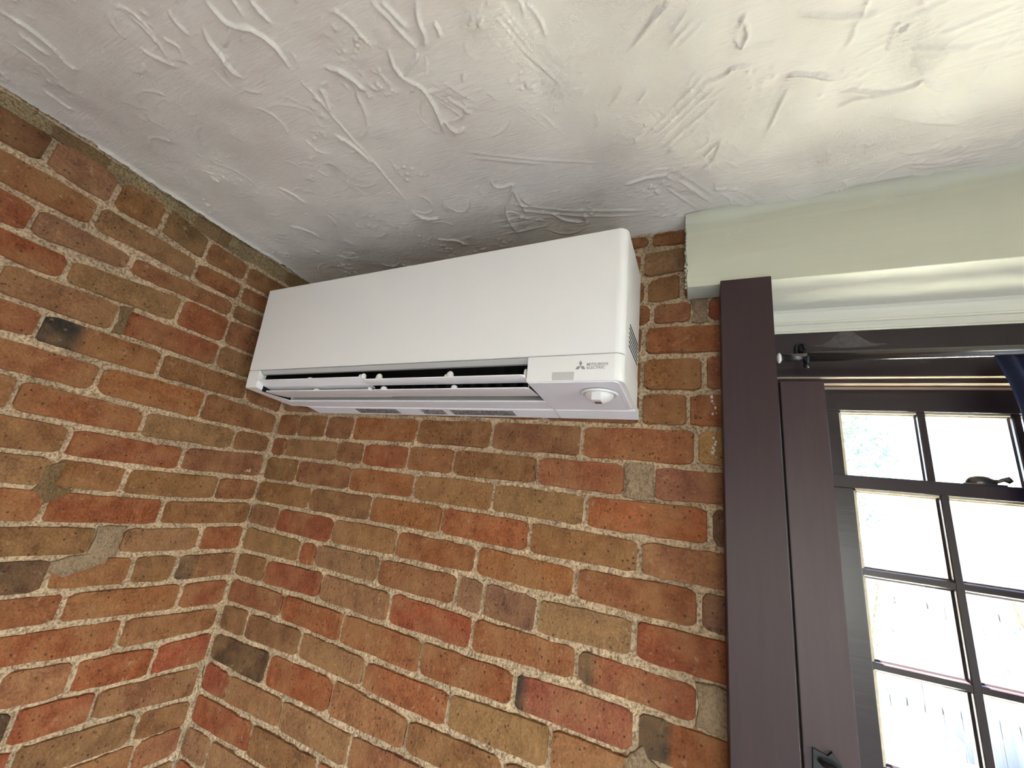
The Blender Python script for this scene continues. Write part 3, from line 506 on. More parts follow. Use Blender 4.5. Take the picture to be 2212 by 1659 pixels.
# ---------------------------------------------------------------- ceiling (trowelled plaster as a height field)
def build_ceiling():
    rng = np.random.default_rng(5); rnd = random.Random(5)
    h = .0020
    X0, X1, Y0, Y1 = .004, 1.96, -1.12, -.006
    nx, ny = int((X1 - X0) / h) + 1, int((Y1 - Y0) / h) + 1
    xs = np.linspace(X0, X1, nx); ys = np.linspace(Y0, Y1, ny)
    Z = .0016 * value_noise(nx, ny, 70, rng) + .0007 * value_noise(nx, ny, 22, rng) + .00016 * value_noise(nx, ny, 5, rng)
    def stroke(pts, hh, w=.0021, lip=.5, L=.012):
        P = np.array(pts); m = L * 2.2
        i0 = np.searchsorted(xs, P[:, 0].min() - m); i1 = np.searchsorted(xs, P[:, 0].max() + m)
        j0 = np.searchsorted(ys, P[:, 1].min() - m); j1 = np.searchsorted(ys, P[:, 1].max() + m)
        if i1 - i0 < 2 or j1 - j0 < 2: return
        gx, gy = np.meshgrid(xs[i0:i1], ys[j0:j1])
        best = np.full(gx.shape, 9.0); sg = np.zeros(gx.shape); tt = np.zeros(gx.shape)
        n = len(P) - 1
        for k in range(n):
            a, b = P[k], P[k + 1]; d = b - a; l2 = d @ d + 1e-12
            t = np.clip(((gx - a[0]) * d[0] + (gy - a[1]) * d[1]) / l2, 0, 1)
            ex, ey = gx - a[0] - t * d[0], gy - a[1] - t * d[1]
            dist = np.hypot(ex, ey); mk = dist < best
            best[mk] = dist[mk]; sg[mk] = (d[0] * ey - d[1] * ex)[mk]; tt[mk] = ((k + t) / n)[mk]
        fade = np.clip(np.minimum(tt, 1 - tt) * 6 + .15, 0, 1)
        r = hh * np.exp(-(best / w) ** 2) * fade
        r += np.where(sg > 0, hh * lip * np.exp(-best / L) * fade, 0)
        Z[j0:j1, i0:i1] -= r
    def smooth(pts, k=5):
        P = [Vector((*p, 0)) for p in pts]; out = []
        for i in range(len(P) - 1):
            p0, p1, p2, p3 = P[max(i - 1, 0)], P[i], P[i + 1], P[min(i + 2, len(P) - 1)]
            for s in range(k):
                t = s / k
                q = .5 * ((2 * p1) + (p2 - p0) * t + (2 * p0 - 5 * p1 + 4 * p2 - p3) * t * t + (3 * p1 - p0 - 3 * p2 + p3) * t ** 3)
                out.append((q.x + rnd.uniform(-.0007, .0007), q.y + rnd.uniform(-.0007, .0007)))
        out.append((P[-1].x, P[-1].y)); return out
    for hh, pts in S_DATA:
        stroke(smooth(pts), hh * .0025, .0021 + .0005 * rnd.random(), rnd.uniform(-.1, .6), rnd.uniform(.006, .014))
    def arc(c, r, a0, a1, sq=.6, rot=0.0):
        k = max(5, int(r * abs(a1 - a0) / .006))
        out = []
        for i in range(k + 1):
            a = a0 + (a1 - a0) * i / k; x, y = r * math.cos(a), r * sq * math.sin(a)
            out.append((c[0] + x * math.cos(rot) - y * math.sin(rot) + rnd.uniform(-.0006, .0006), c[1] + x * math.sin(rot) + y * math.cos(rot) + rnd.uniform(-.0006, .0006)))
        return out
    for i in range(250):                                   # trowel arcs
        c = (rnd.uniform(.05, 1.9), rnd.uniform(-1.1, -.03)); r = rnd.uniform(.012, .05); a0 = rnd.uniform(0, 6.28)
        for k in range(rnd.choice((1, 1, 2, 3))):
            stroke(arc(c, r + k * rnd.uniform(.004, .007), a0 + rnd.uniform(-.3, .3), a0 + rnd.uniform(.7, 2.2), rnd.uniform(.5, 1), rnd.uniform(0, 3)), rnd.uniform(.0006, .0019), .0018, rnd.uniform(0, .5), .006)
    for i in range(80):                                    # brush and trowel drag lines
        c = (rnd.uniform(.75, 1.9), rnd.uniform(-1.1, -.05)); a = rnd.choice((.95, 1.1, -.1, .05)) + rnd.uniform(-.15, .15); L = rnd.uniform(.03, .10)
        for k in range(rnd.randint(4, 9)):
            o = (k - 4) * rnd.uniform(.004, .007); s = rnd.uniform(-.02, .02)
            p = (c[0] - math.sin(a) * o + math.cos(a) * s, c[1] + math.cos(a) * o + math.sin(a) * s)
            stroke([(p[0] - math.cos(a) * L / 2, p[1] - math.sin(a) * L / 2), p, (p[0] + math.cos(a) * L / 2, p[1] + math.sin(a) * L / 2)], rnd.uniform(.0006, .0015), .0018, .3, .004)
    for i in range(150):                                    # crumbs of plaster caught in the paint
        c = (rnd.uniform(.03, 1.9), rnd.uniform(-1.1, -.02))
        for k in range(rnd.randint(4, 16)):
            p = (c[0] + rnd.gauss(0, .014), c[1] + rnd.gauss(0, .012)); r = rnd.uniform(.0022, .0036)
            i0, i1 = np.searchsorted(xs, p[0] - .012), np.searchsorted(xs, p[0] + .012); j0, j1 = np.searchsorted(ys, p[1] - .012), np.searchsorted(ys, p[1] + .012)
            if i1 - i0 < 2 or j1 - j0 < 2: continue
            gx, gy = np.meshgrid(xs[i0:i1], ys[j0:j1])
            Z[j0:j1, i0:i1] -= rnd.uniform(.0009, .0026) * np.exp(-((gx - p[0]) ** 2 + (gy - p[1]) ** 2) / r ** 2)
    Z -= (.0045 * np.exp(-((xs - .004) / .008) ** 2))[None, :] * (.25 + .75 * ((ys > -.56) & (ys < -.14)))[:, None]
    GX, GY = np.meshgrid(xs, ys)
    e1 = np.convolve(rng.standard_normal(ny), np.ones(7) / 7, 'same') * .009
    e2 = np.convolve(rng.standard_normal(nx), np.ones(7) / 7, 'same') * .012
    wx = np.exp(-np.arange(nx) / 4.0)[None, :]; wy = np.exp(-(np.arange(ny)[::-1]) / 5.0)[:, None]
    GX = GX + np.clip(np.abs(e1), 0, .010)[:, None] * wx
    GY = GY - np.clip(np.abs(e2) + .003 + .009 * ((xs > .97) & (xs < 1.12)), 0, .024)[None, :] * wy
    V = np.stack([GX, GY, ZC + Z], -1).reshape(-1, 3)
    F = grid_arrays(nx, ny)[:, ::-1]
    # broken plaster edge turning up towards the laths
    k = len(V); ex = []
    for j in range(ny): ex.append((GX[j, 0] - .001, GY[j, 0], ZC + .028))
    for i in range(nx): ex.append((GX[-1, i], GY[-1, i] + .001, ZC + .028))
    V = np.vstack([V, np.array(ex)]).tolist()
    F = F.tolist()
    for j in range(ny - 1): F.append([j * nx, (j + 1) * nx, k + j + 1, k + j])
    for i in range(nx - 1): F.append([(ny - 1) * nx + i, (ny - 1) * nx + i + 1, k + ny + i + 1, k + ny + i])
    def add(a, b):
        q = len(V); V.extend([(x, y, z) for x in (a[0], b[0]) for y in (a[1], b[1]) for z in (a[2], b[2])])
        F.extend([[q + i for i in s] for s in ((0, 1, 3, 2), (4, 6, 7, 5), (0, 4, 5, 1), (2, 3, 7, 6), (0, 2, 6, 4), (1, 5, 7, 3))])
    add((-.4, -4.6, ZC + .028), (4.0, .36, ZC + .20))
    add((X1 - .001, -4.3, ZC - .0005), (3.62, -.001, ZC + .03)); add((.004, -4.3, ZC - .0005), (X1, Y0 + .001, ZC + .03))
    o = mesh_obj('ceiling', V, F, M['ceiling'])
    o.data.polygons.foreach_set('use_smooth', [True] * len(F)); tag(o, kind='structure')
build_ceiling()

# ---------------------------------------------------------------- the rest of the room shell (behind the camera)
o = box('floor', (-.3, -4.5, -.1), (3.9, .3, 0), M['floor']); tag(o, kind='structure')
def wall_with_hole(name, axis, c0, c1, a, b, hole):
    """slab between c0..c1 along one axis, spanning a..b along the other, with a window opening"""
    h0, h1, k0, k1 = hole
    bm = bmesh.new()
    for (p0, p1, z0, z1) in ((a, h0, 0, ZC), (h1, b, 0, ZC), (h0, h1, 0, k0), (h0, h1, k1, ZC)):
        if axis == 'y': add_box(bm, (p0, c0, z0), (p1, c1, z1))
        else: add_box(bm, (c0, p0, z0), (c1, p1, z1))
    tag(bm_obj(name, bm, M['plaster']), kind='structure')
wall_with_hole('wall_front', 'y', -4.5, -4.2, -.3, 3.9, (1.08, 2.62, .73, 1.87))
wall_with_hole('wall_right', 'x', 3.6, 3.9, -4.5, .3, (-2.22, -.88, .73, 1.87))

# ---------------------------------------------------------------- painted header and soffit over the window
def build_header():
    rnd = random.Random(3)
    V, F = [], []
    zs = [ZC + .004 - .1575 * i / 26 for i in range(27)]
    for y in (-.05, -.003):
        for z in zs:
            V.append((1.0990 + rnd.uniform(-.0016, .0016) + (0.002 if z < ZC - .1 else 0), y + (rnd.uniform(-.0008, .0008) if y < -.04 else 0), z))
    n = 27
    for i in range(n - 1): F.append((i, i + 1, n + i + 1, n + i))
    k = len(V)
    V += [(2.35, -.05, zs[0]), (2.35, -.05, zs[-1]), (2.35, -.003, zs[0]), (2.35, -.003, zs[-1])]
    F.append(tuple(range(n)) + (k + 1, k)); F.append(tuple(n + i for i in range(n)) + (k + 3, k + 2))
    F.append((n - 1, 2 * n - 1, k + 3, k + 1))
    o = mesh_obj('trim_1', V, F, M['header']); tag(o, kind='structure')
    # ragged lumps of paint and plaster along its cut left end and the ceiling joint
    bm = bmesh.new()
    for i in range(34):
        z = ZC - .003 - .148 * i / 33
        bmesh.ops.create_icosphere(bm, subdivisions=1, radius=rnd.uniform(.0016, .0034), matrix=Matrix.Translation((1.0995 + rnd.uniform(-.0012, .001), -.048 + rnd.uniform(-.001, .004), z)))
    bm_obj('paint_edge', bm, M['header'], o, True)
    V, F = [], []
    R = .016; xs = [1.098 + i * .02 for i in range(63)]
    for x in xs:
        r = R * (1 + .25 * math.sin(x * 23) + .1 * math.sin(x * 61))
        for k in range(7):
            a = math.pi / 2 * k / 6
            V.append((x, -.0502 - r + r * math.sin(a), ZC + .0005 - r + r * math.cos(a)))
    for i in range(len(xs) - 1):
        for k in range(6): F.append((i * 7 + k, i * 7 + k + 1, i * 7 + 8 + k, i * 7 + 7 + k))
    mesh_obj('caulk_fillet', V, F, M['header'], o, True)
    # soffit: flat board, then a cove moulding down to the window head
    prof = [(-.0490, -.1550), (.066, -.1550), (.070, -.1548), (.076, -.1585), (.081, -.1640), (.0845, -.1700), (.086, -.1735), (.0875, -.1740), (.0875, -.1775), (.090, -.1785), (.0945, -.1850), (.096, -.1880), (.0985, -.1885), (.0985, -.1915), (.14, -.1915), (.14, -.150), (-.0490, -.1505)]
    V = [(x, y, ZC + z) for x in (WIN_X0 - .001, WIN_X1 + .001) for y, z in prof]; n = len(prof)
    F = [(i, (i + 1) % n, n + (i + 1) % n, n + i) for i in range(n)] + [tuple(range(n)), tuple(range(n, 2 * n))]
    o2 = mesh_obj('trim_2', V, F, M['soffit']); tag(o2, kind='structure')
build_header()

# ---------------------------------------------------------------- window
tag(box('trim_3', (1.1570, -.0560, ZC - 1.44), (WIN_X0, .0, ZC - .1500), M['casing'], bevel=.0012), kind='structure')
tag(box('trim_4', (WIN_X1, -.0560, ZC - 1.44), (2.0375, .0, ZC - .1500), M['casing'], bevel=.0012), kind='structure')
win = empty('window_1', (0, 0, ZC + SILL_Z)); tag(win, kind='structure')
WB = (0, 0, ZC + SILL_Z)
def wbox(name, a, b, mat=None, parent=None, bevel=.001):
    return box(name, (a[0], a[1], a[2] + ZC), (b[0], b[1], b[2] + ZC), mat or M['brown_deep'], parent or win, bevel, WB)
for s, (xa, xb) in enumerate(((WIN_X0 - .001, 1.2420), (1.9525, WIN_X1 + .001))):
    wbox('reveal_board', (xa, .001, SILL_Z), (xb, .30, -.150), M['brown'])
wbox('head_casing', (WIN_X0, .1005, -.2830), (WIN_X1, .1120, -.1912), M['brown_deep'])
wbox('head_stop', (WIN_X0, .1120, -.2915), (WIN_X1, .1270, -.20), M['brown_deep'])
wbox('head_stop', (WIN_X0, .1270, -.2945), (WIN_X1, .1400, -.20), M['brown_deep'])
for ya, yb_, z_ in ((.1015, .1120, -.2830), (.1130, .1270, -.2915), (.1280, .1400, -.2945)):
    wbox('lit_underside', (WIN_X0 + .006, ya, z_ - .0006), (WIN_X1 - .006, yb_, z_ + .0004), M['underlit'], bevel=0)  # thin pale strips: light caught under casing and stops, put into the colour
wbox('head_jamb', (WIN_X0, .1400, -.2960), (WIN_X1, .30, -.155), M['brown_deep'])
XL, XR = 1.3340, 1.8610
for xa, xb in ((1.2640, XL), (XR, 1.9310)):
    wbox('jamb_casing', (xa, .1000, SILL_Z), (xb, .1110, -.2905), M['brown'], bevel=.0016)
    wbox('jamb_liner', (xa - .02, .1110, SILL_Z), (xb + .002, .2600, -.20), M['brown_deep'])
wbox('sill', (WIN_X0 - .06, -.075, SILL_Z - .03), (WIN_X1 + .06, .12, SILL_Z), M['brown'], bevel=.003)
wbox('sill', (WIN_X0, .12, SILL_Z - .04), (WIN_X1, .34, SILL_Z - .005), M['brown'], bevel=.003)

def sash(name, y, th, x0, x1, zt, zb, stile, top, bot, cols, rows, mw):
    s = empty(name, (0, 0, 0), parent=win)
    def part(nm, a, b, lips):
        bm = bmesh.new()
        add_box(bm, (a[0], y, a[1] - SILL_Z), (b[0], y + th, b[1] - SILL_Z), .0012)
        o = bm_obj(nm, bm, M['brown_deep'], s)
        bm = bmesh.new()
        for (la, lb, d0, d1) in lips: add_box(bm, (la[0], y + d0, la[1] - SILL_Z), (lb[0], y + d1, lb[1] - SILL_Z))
        bm_obj('glazing_bead', bm, M['lit_putty'], s)
        return o
    L1, L2 = .0035, .0060
    ix0, ix1, iz1, iz0 = x0 + stile, x1 - stile, zt - top, zb + bot
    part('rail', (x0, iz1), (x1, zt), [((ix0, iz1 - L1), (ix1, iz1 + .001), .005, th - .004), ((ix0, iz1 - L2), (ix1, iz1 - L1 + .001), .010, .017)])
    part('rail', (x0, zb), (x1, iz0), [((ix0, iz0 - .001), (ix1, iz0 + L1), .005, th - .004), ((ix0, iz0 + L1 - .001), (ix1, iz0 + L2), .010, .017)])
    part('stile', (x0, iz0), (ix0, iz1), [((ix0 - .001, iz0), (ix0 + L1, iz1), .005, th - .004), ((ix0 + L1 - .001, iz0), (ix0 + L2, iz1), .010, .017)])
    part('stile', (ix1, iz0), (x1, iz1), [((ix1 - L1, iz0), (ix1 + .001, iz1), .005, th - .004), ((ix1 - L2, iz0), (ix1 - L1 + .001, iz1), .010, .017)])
    pw = (ix1 - ix0) / cols; ph = (iz1 - iz0) / rows
    def munt(a, b, vertical):
        # moulded bar: nosed room side, wide at the glass
        prof = [(-.0042, .0), (.0042, .0), (.0055, .002), (.0060, .006), (mw / 2, .009), (mw / 2, .017), (.0060, .026), (-.0060, .026), (-mw / 2, .017), (-mw / 2, .009), (-.0060, .006), (-.0055, .002)]
        V = []; n = len(prof)
        for e in (0, 1):
            for w, d in prof:
                V.append((a[0] + w, y + .002 + d, (a[1] if e == 0 else b[1]) - SILL_Z) if vertical else ((a[0] if e == 0 else b[0]), y + .0026 + d * .95, a[1] + w - SILL_Z))
        F = [(i, (i + 1) % n, n + (i + 1) % n, n + i) for i in range(n)] + [tuple(range(n)), tuple(range(n, 2 * n))]
        mesh_obj('muntin', V, F, M['brown_deep'], s)
    for c in range(1, cols): munt((ix0 + pw * c, iz0), (ix0 + pw * c, iz1), True)
    for r in range(1, rows): munt((ix0, iz0 + ph * r), (ix1, iz0 + ph * r), False)
    for r in range(rows):
        for c in range(cols):
            bm = bmesh.new(); add_box(bm, (ix0 + pw * c + .001, y + .0175, iz0 + ph * r + .001 - SILL_Z), (ix0 + pw * (c + 1) - .001, y + .0195, iz0 + ph * (r + 1) - .001 - SILL_Z))
            bm_obj('pane', bm, M['glass'], s)
    return s
sash('upper_sash', .1400, .030, 1.3300, 1.8650, -.2955, -.4780, .0315, .0405, .017, 4, 1, .0165)
low = sash('lower_sash', .1115, .028, 1.3320, 1.8630, -.4606, SILL_Z + .004, .0315, .0220, .0694, 4, 6, .0175)
# sash lock on the meeting rail
bm = bmesh.new()
bmesh.ops.create_uvsphere(bm, u_segments=16, v_segments=10, radius=1, matrix=Matrix.Translation((1.532, .127, -.4560 - SILL_Z)) @ Matrix.Diagonal((.019, .010, .0118, 1)))
tube(bm, [(1.546, .127, -.4525 - SILL_Z), (1.553, .126, -.4512 - SILL_Z), (1.557, .125, -.4490 - SILL_Z), (1.562, .124, -.4480 - SILL_Z), (1.5655, .123, -.4525 - SILL_Z)], [.004, .0026, .003, .0052, .0036], 10)
add_box(bm, (1.507, .114, -.4606 - SILL_Z), (1.556, .137, -.4580 - SILL_Z), .001)
bm_obj('sash_lock', bm, M['metal'], low, True)

# curtain rod with its bracket and end piece
rod = empty('curtain_rod', (1.262, .060, ZC - .2575))
tag(rod, 'dark metal curtain rod with hook bracket across the top of the window', 'curtain rod')
def rel(p): return (p[0] - 1.262, p[1] - .060, p[2] + .2575)
bm = bmesh.new(); tube(bm, [rel((1.2625, .06, -.2585)), rel((1.312, .06, -.2575))], .0072, 16); bm_obj('inner_tube', bm, M['rod'], rod, True)
bm = bmesh.new(); tube(bm, [rel((1.305, .06, -.2575)), rel((1.92, .06, -.2535))], .0092, 20); bm_obj('outer_tube', bm, M['rod'], rod, True)
bm = bmesh.new()
bmesh.ops.create_uvsphere(bm, u_segments=12, v_segments=8, radius=1, matrix=Matrix.Translation(rel((1.2585, .06, -.2588))) @ Matrix.Diagonal((.0045, .0085, .0100, 1)))
bm_obj('end_piece', bm, M['white'], rod, True)
bm = bmesh.new()
loop = [(1.2935, .0985, -.236), (1.2940, .0985, -.221), (1.2975, .0985, -.2145), (1.3025, .0985, -.2130), (1.3070, .0985, -.2165), (1.3090, .0985, -.228)]
tube(bm, [rel(p) for p in loop], .0024, 8)
tube(bm, [rel((1.3005, .0995, -.2165)), rel((1.3005, .0985, -.2335)), rel((1.3005, .080, -.2400)), rel((1.3005, .070, -.2430)), rel((1.3005, .0705, -.262)), rel((1.3005, .062, -.2700)), rel((1.3005, .0515, -.2685)), rel((1.3005, .0485, -.2600))], .0030, 8)
bmesh.ops.create_uvsphere(bm, u_segments=10, v_segments=8, radius=.0052, matrix=Matrix.Translation(rel((1.3005, .0600, -.2745))))
bm_obj('bracket', bm, M['iron'], rod, True)
bm = bmesh.new()
tube(bm, [rel((1.90, .0995, -.2165)), rel((1.90, .0985, -.2335)), rel((1.90, .080, -.2400)), rel((1.90, .0705, -.2435)), rel((1.90, .0705, -.262)), rel((1.90, .0515, -.2675))], .0030, 8)
bm_obj('bracket', bm, M['iron'], rod, True)

# navy curtain gathered at the right of the rod
def build_curtain():
    nu, nv = 61, 26; V, F = [], []
    for j in range(nv):
        f = j / (nv - 1); z = ZC - .2640 - 1.08 * f
        for i in range(nu):
            u = i / (nu - 1)
            x0 = 1.545 + .017 * min(1, f * 16) + .004 * f
            x = x0 + (1.668 - x0) * u
            y = .0600 + (.012 + .004 * f) * math.sin(u * 34 + .6 * f) * min(1, .35 + f * 5)
            V.append((x, y, z))
    for j in range(nv - 1):
        for i in range(nu - 1): F.append((j * nu + i, j * nu + i + 1, (j + 1) * nu + i + 1, (j + 1) * nu + i))
    o = mesh_obj('curtain', V, F, M['navy'], smooth=True)
    md = o.modifiers.new('thickness', 'SOLIDIFY'); md.thickness = .0015; md.offset = 0
    tag(o, 'navy blue cloth curtain hanging from the rod at the right edge', 'curtain')
build_curtain()

# dark metal holdback on the window's left casing
hb = empty('curtain_holdback', (1.290, .099, ZC - .888)); tag(hb, 'dark curved metal curtain holdback screwed to the brown window casing', 'holdback')
bm = bmesh.new()
V = [(-.014, 0, .012), (.004, 0, .0075), (.010, 0, .014), (.020, 0, .002), (.022, 0, -.03), (-.016, 0, -.03)]
lo = [bm.verts.new((x, .001, z)) for x, _, z in V]; hi = [bm.verts.new((x, -.004, z)) for x, _, z in V]
bm.faces.new(lo); bm.faces.new(hi[::-1])
for i in range(len(V)): bm.faces.new((lo[i], lo[(i + 1) % len(V)], hi[(i + 1) % len(V)], hi[i]))
bm_obj('mount_plate', bm, M['iron'], hb)
bm = bmesh.new()
tube(bm, [(-.006, -.004, -.001), (-.004, -.014, .000), (.006, -.022, .001), (.018, -.030, -.003), (.030, -.034, -.012), (.036, -.034, -.026), (.036, -.032, -.044), (.030, -.030, -.058)], [.0035, .0042, .0046, .0046, .0046, .0046, .0044, .004], 12)
bm_obj('arm', bm, M['metal'], hb, True)

# cobweb in the corner between soffit and window head
def build_cobweb():
    V, F = [], []; n = 17
    for i in range(n):
        u = i / (n - 1); x = 1.312 + .118 * u
        edge = .5 + .5 * math.cos((u - .52) * 2 * math.pi); s = max(0, edge) ** 2.2
        zt = -.2195 + .0265 * s; zb = -.2195 - .006 * math.sin(u * math.pi) - .003 * u
        for k in range(5):
            f = k / 4
            V.append((x, .0985 - .006 * s * (1 - f) - .0022 * f, ZC + zt + (zb - zt) * f))
    for i in range(n - 1):
        for k in range(4): F.append((i * 5 + k, i * 5 + k + 1, i * 5 + 6 + k, i * 5 + 5 + k))
    o = mesh_obj('cobweb', V, F, M['cobweb'], smooth=True)
    tag(o, 'thin grey cobweb spun between the pale soffit and window head', 'cobweb')
build_cobweb()

# ---------------------------------------------------------------- wall-mounted air conditioner
UX, UROLL, UYAW = .08934 + .4625, .0097, .0165
UB = Vector((0, -.020, -.4125))            # base point of the unit in its own axes (z measured from the ceiling)
Mu = Matrix.Rotation(-UYAW, 4, 'Z') @ Matrix.Rotation(-UROLL, 4, 'Y')
ac = empty('air_conditioner'); ac.rotation_euler = (0, -UROLL, -UYAW)
ac.location = Vector((UX, 0, ZC)) + (Mu @ UB)
tag(ac, 'white wall-mounted air conditioner with open louvres above the brick', 'air conditioner')
def ab(v): return (v[0] - UB.x, v[1] - UB.y, v[2] - UB.z)
yF = lambda z: -(.200 + (.183 - .200) / (-.391 + .129) * (z + .129))
zU = lambda y: -.390 - .0725 * (y + .183)
AX0, AX1, YB = -.4640, .4650, -.045
def outline(z, x0, x1, yb, rl, rr, front=None, inset=0.0):
    """plan outline at one height: back-left, front-left corner, front-right corner, back-right"""
    f = (front if front is not None else yF(z)) + inset; P = [(x0, yb)]
    for k in range(7):
        a = math.pi / 2 * k / 6
        if rl > 0: P.append((x0 + rl - rl * math.cos(a), f + rl - rl * math.sin(a)))
    if rl <= 0: P.append((x0, f))
    for k in range(7):
        a = math.pi / 2 * k / 6
        if rr > 0: P.append((x1 - rr + rr * math.sin(a), f + rr - rr * math.cos(a)))
    if rr <= 0: P.append((x1, f))
    P.append((x1, yb)); return P
def loft(name, levels, mat, parent=ac, bevel=.0, under=False, smooth_deg=40):
    V, F = [], []; n = len(levels[0][1])
    for li, (z, P) in enumerate(levels):
        for x, y in P:
            zz = zU(y) if (under and li == len(levels) - 1) else z
            V.append(ab((x, y, zz)))
    for l in range(len(levels) - 1):
        for i in range(n): F.append((l * n + i, l * n + (i + 1) % n, (l + 1) * n + (i + 1) % n, (l + 1) * n + i))
    F.append(tuple(range(n))); F.append(tuple(range((len(levels) - 1) * n, len(levels) * n)))
    bm = bmesh.new(); vs = [bm.verts.new(v) for v in V]
    for f in F: bm.faces.new([vs[i] for i in f])
    o = bm_obj(name, bm, mat, parent)
    if bevel:
        md = o.modifiers.new('edge', 'BEVEL'); md.width = bevel; md.segments = 3; md.limit_method = 'ANGLE'; md.angle_limit = math.radians(50)
    o.data.polygons.foreach_set('use_smooth', [True] * len(o.data.polygons))
    ew = o.modifiers.new('split', 'EDGE_SPLIT'); ew.split_angle = math.radians(38)
    return o
ZT, ZS = -.1255, -.3455
def fp(z): # shell of the front panel: wraps the front and both vertical edges
    return outline(z, AX0, AX1, yF(z) + .020, .005, .0155)
loft('front_panel', [(ZT, fp(ZT)), (ZS, fp(ZS))], M['white'], bevel=.0022)
loft('upper_casing', [(ZT + .0008, outline(ZT, AX0 + .0006, AX1 - .0006, YB, 0, 0, yF(ZT) + .0206)), (ZS - .004, outline(ZS, AX0 + .0006, AX1 - .0006, YB, 0, 0, yF(ZS) + .0206))], M['white'], bevel=.001)
box('back_body', ab((-.430, YB - .001, -.392)), ab((.430, -.0085, -.140)), M['slot'], ac)
# intake grille on top: dark plate under slats, added to cut ceiling bounce
tg = box('intake_grille', ab((-.440, -.168, ZT - .004)), ab((.440, -.060, ZT + .0012)), M['slot'], ac)
for k in range(9):
    box('grille_slat', ab((-.440, -.1650 + k * .0125, ZT)), ab((.440, -.1632 + k * .0125, ZT + .0022)), M['white'], tg).matrix_parent_inverse = Matrix.Identity(4)
# lower casing: left cheek, right control block, rear spine, all meeting the sloping underside
ZL = ZS - .0016
def lower(name, x0, x1, rl, rr, yb=YB):
    return loft(name, [(ZL, outline(ZL, x0, x1, yb, rl, rr)), (-.388, outline(-.388, x0, x1, yb, rl, rr)), (-.390, outline(-.390, x0, x1, yb, rl, rr, inset=.0012))], M['white'], under=True)
lower('left_cheek', AX0, -.4190, .005, 0)
blk = lower('control_block', .3050, AX1, 0, .0155)
# underside cover of the control block with rounded right corners
def plate(name, pts, z_off, th, mat, parent=ac):
    bm = bmesh.new()
    a = [bm.verts.new(ab((x, y, zU(y) + z_off))) for x, y in pts]; b = [bm.verts.new(ab((x, y, zU(y) + z_off - th))) for x, y in pts]
    bm.faces.new(a); bm.faces.new(b[::-1])
    for i in range(len(pts)): bm.faces.new((a[i], a[(i + 1) % len(pts)], b[(i + 1) % len(pts)], b[i]))
    return bm_obj(name, bm, mat, parent)
R = .010; pts = [(.3066, -.0475), (.3066, -.1800)]
pts += [(.4570 - R + R * math.sin(a), -.1800 + R - R * math.cos(a)) for a in [math.pi / 2 * k / 6 for k in range(7)]]
pts += [(.4570 - R + R * math.cos(a), -.0475 - R + R * math.sin(a)) for a in [math.pi / 2 * k / 6 for k in range(7)]]
M['under'] = plain('white_underside_plastic', (.78, .775, .79), .42)
cover = plate('underside_cover', pts, .0, .0016, M['under'])
plate('underside_groove', [(.4450, -.0600), (.4450, -.0593), (.4508, -.0593), (.4508, -.1500), (.4502, -.1500), (.4502, -.0600)], -.0015, .0004, M['lip'], cover)
plate('bottom_panel', [(-.4190, -.0450), (-.4190, -.0860), (.3050, -.0860), (.3050, -.0450)], .0025, .0035, M['under'])
# rear lower strip carrying the rating stickers, split near the control block
strip = []
for xa, xb in ((-.4040, .3085), (.3105, .4630)):
    bm = bmesh.new()
    q = [(-.0462, -.4012), (-.0440, -.4030), (-.0080, -.4095), (-.0080, -.3910), (-.0462, -.3910)]
    ax = xa + (.010 if xa < 0 else 0)
    lo = [bm.verts.new(ab((xa if i in (0, 4, 3) else ax, y, z))) for i, (y, z) in enumerate(q)]; hi = [bm.verts.new(ab((xb, y, z))) for y, z in q]
    bm.faces.new(lo); bm.faces.new(hi[::-1])
    for i in range(len(q)): bm.faces.new((lo[i], lo[(i + 1) % 5], hi[(i + 1) % 5], hi[i]))
    strip.append(bm_obj('bottom_strip', bm, M['under'], ac))
for (xa, xb, mt) in ((-.2300, -.0950, 'sticker2'), (-.0230, .0400, 'sticker1'), (.0590, .2150, 'sticker2')):
    bm = bmesh.new()
    f0, f1 = .12, .80
    P = lambda x, f: ab((x, -.0440 + .0360 * f, -.4030 - .0065 * f - .0002))
    vs = [bm.verts.new(P(xa, f0)), bm.verts.new(P(xb, f0)), bm.verts.new(P(xb, f1)), bm.verts.new(P(xa, f1))]
    bm.faces.new(vs)
    bmesh.ops.solidify(bm, geom=bm.faces[:], thickness=.0002)
    bm_obj('sticker', bm, M[mt], strip[0])
# outlet: grey upper lip, black duct, louvres
bm = bmesh.new()
q = [(yF(-.3475) + .002, -.3472), (-.1765, -.3552), (-.1700, -.3552), (-.1700, -.3472)]
lo = [bm.verts.new(ab((-.4190, y, z))) for y, z in q]; hi = [bm.verts.new(ab((.3050, y, z))) for y, z in q]
bm.faces.new(lo); bm.faces.new(hi[::-1])
for i in range(4): bm.faces.new((lo[i], lo[(i + 1) % 4], hi[(i + 1) % 4], hi[i]))
bm_obj('outlet_lip', bm, M['lip'], ac)
bm = bmesh.new()
q = [(-.1700, -.3525), (-.1000, -.3525), (-.0700, -.3700), (-.0840, -.3945), (-.0845, -.3955), (-.0600, -.3700), (-.0950, -.3490), (-.1700, -.3490)]
lo = [bm.verts.new(ab((-.4189, y, z))) for y, z in q]; hi = [bm.verts.new(ab((.3049, y, z))) for y, z in q]
bm.faces.new(lo); bm.faces.new(hi[::-1])
for i in range(len(q)): bm.faces.new((lo[i], lo[(i + 1) % len(q)], hi[(i + 1) % len(q)], hi[i]))
bm_obj('air_duct', bm, M['black'], ac)
bm = bmesh.new()
q = [(-.0855, -.3962), (-.0745, -.3770), (-.0738, -.3770), (-.0848, -.3962)]
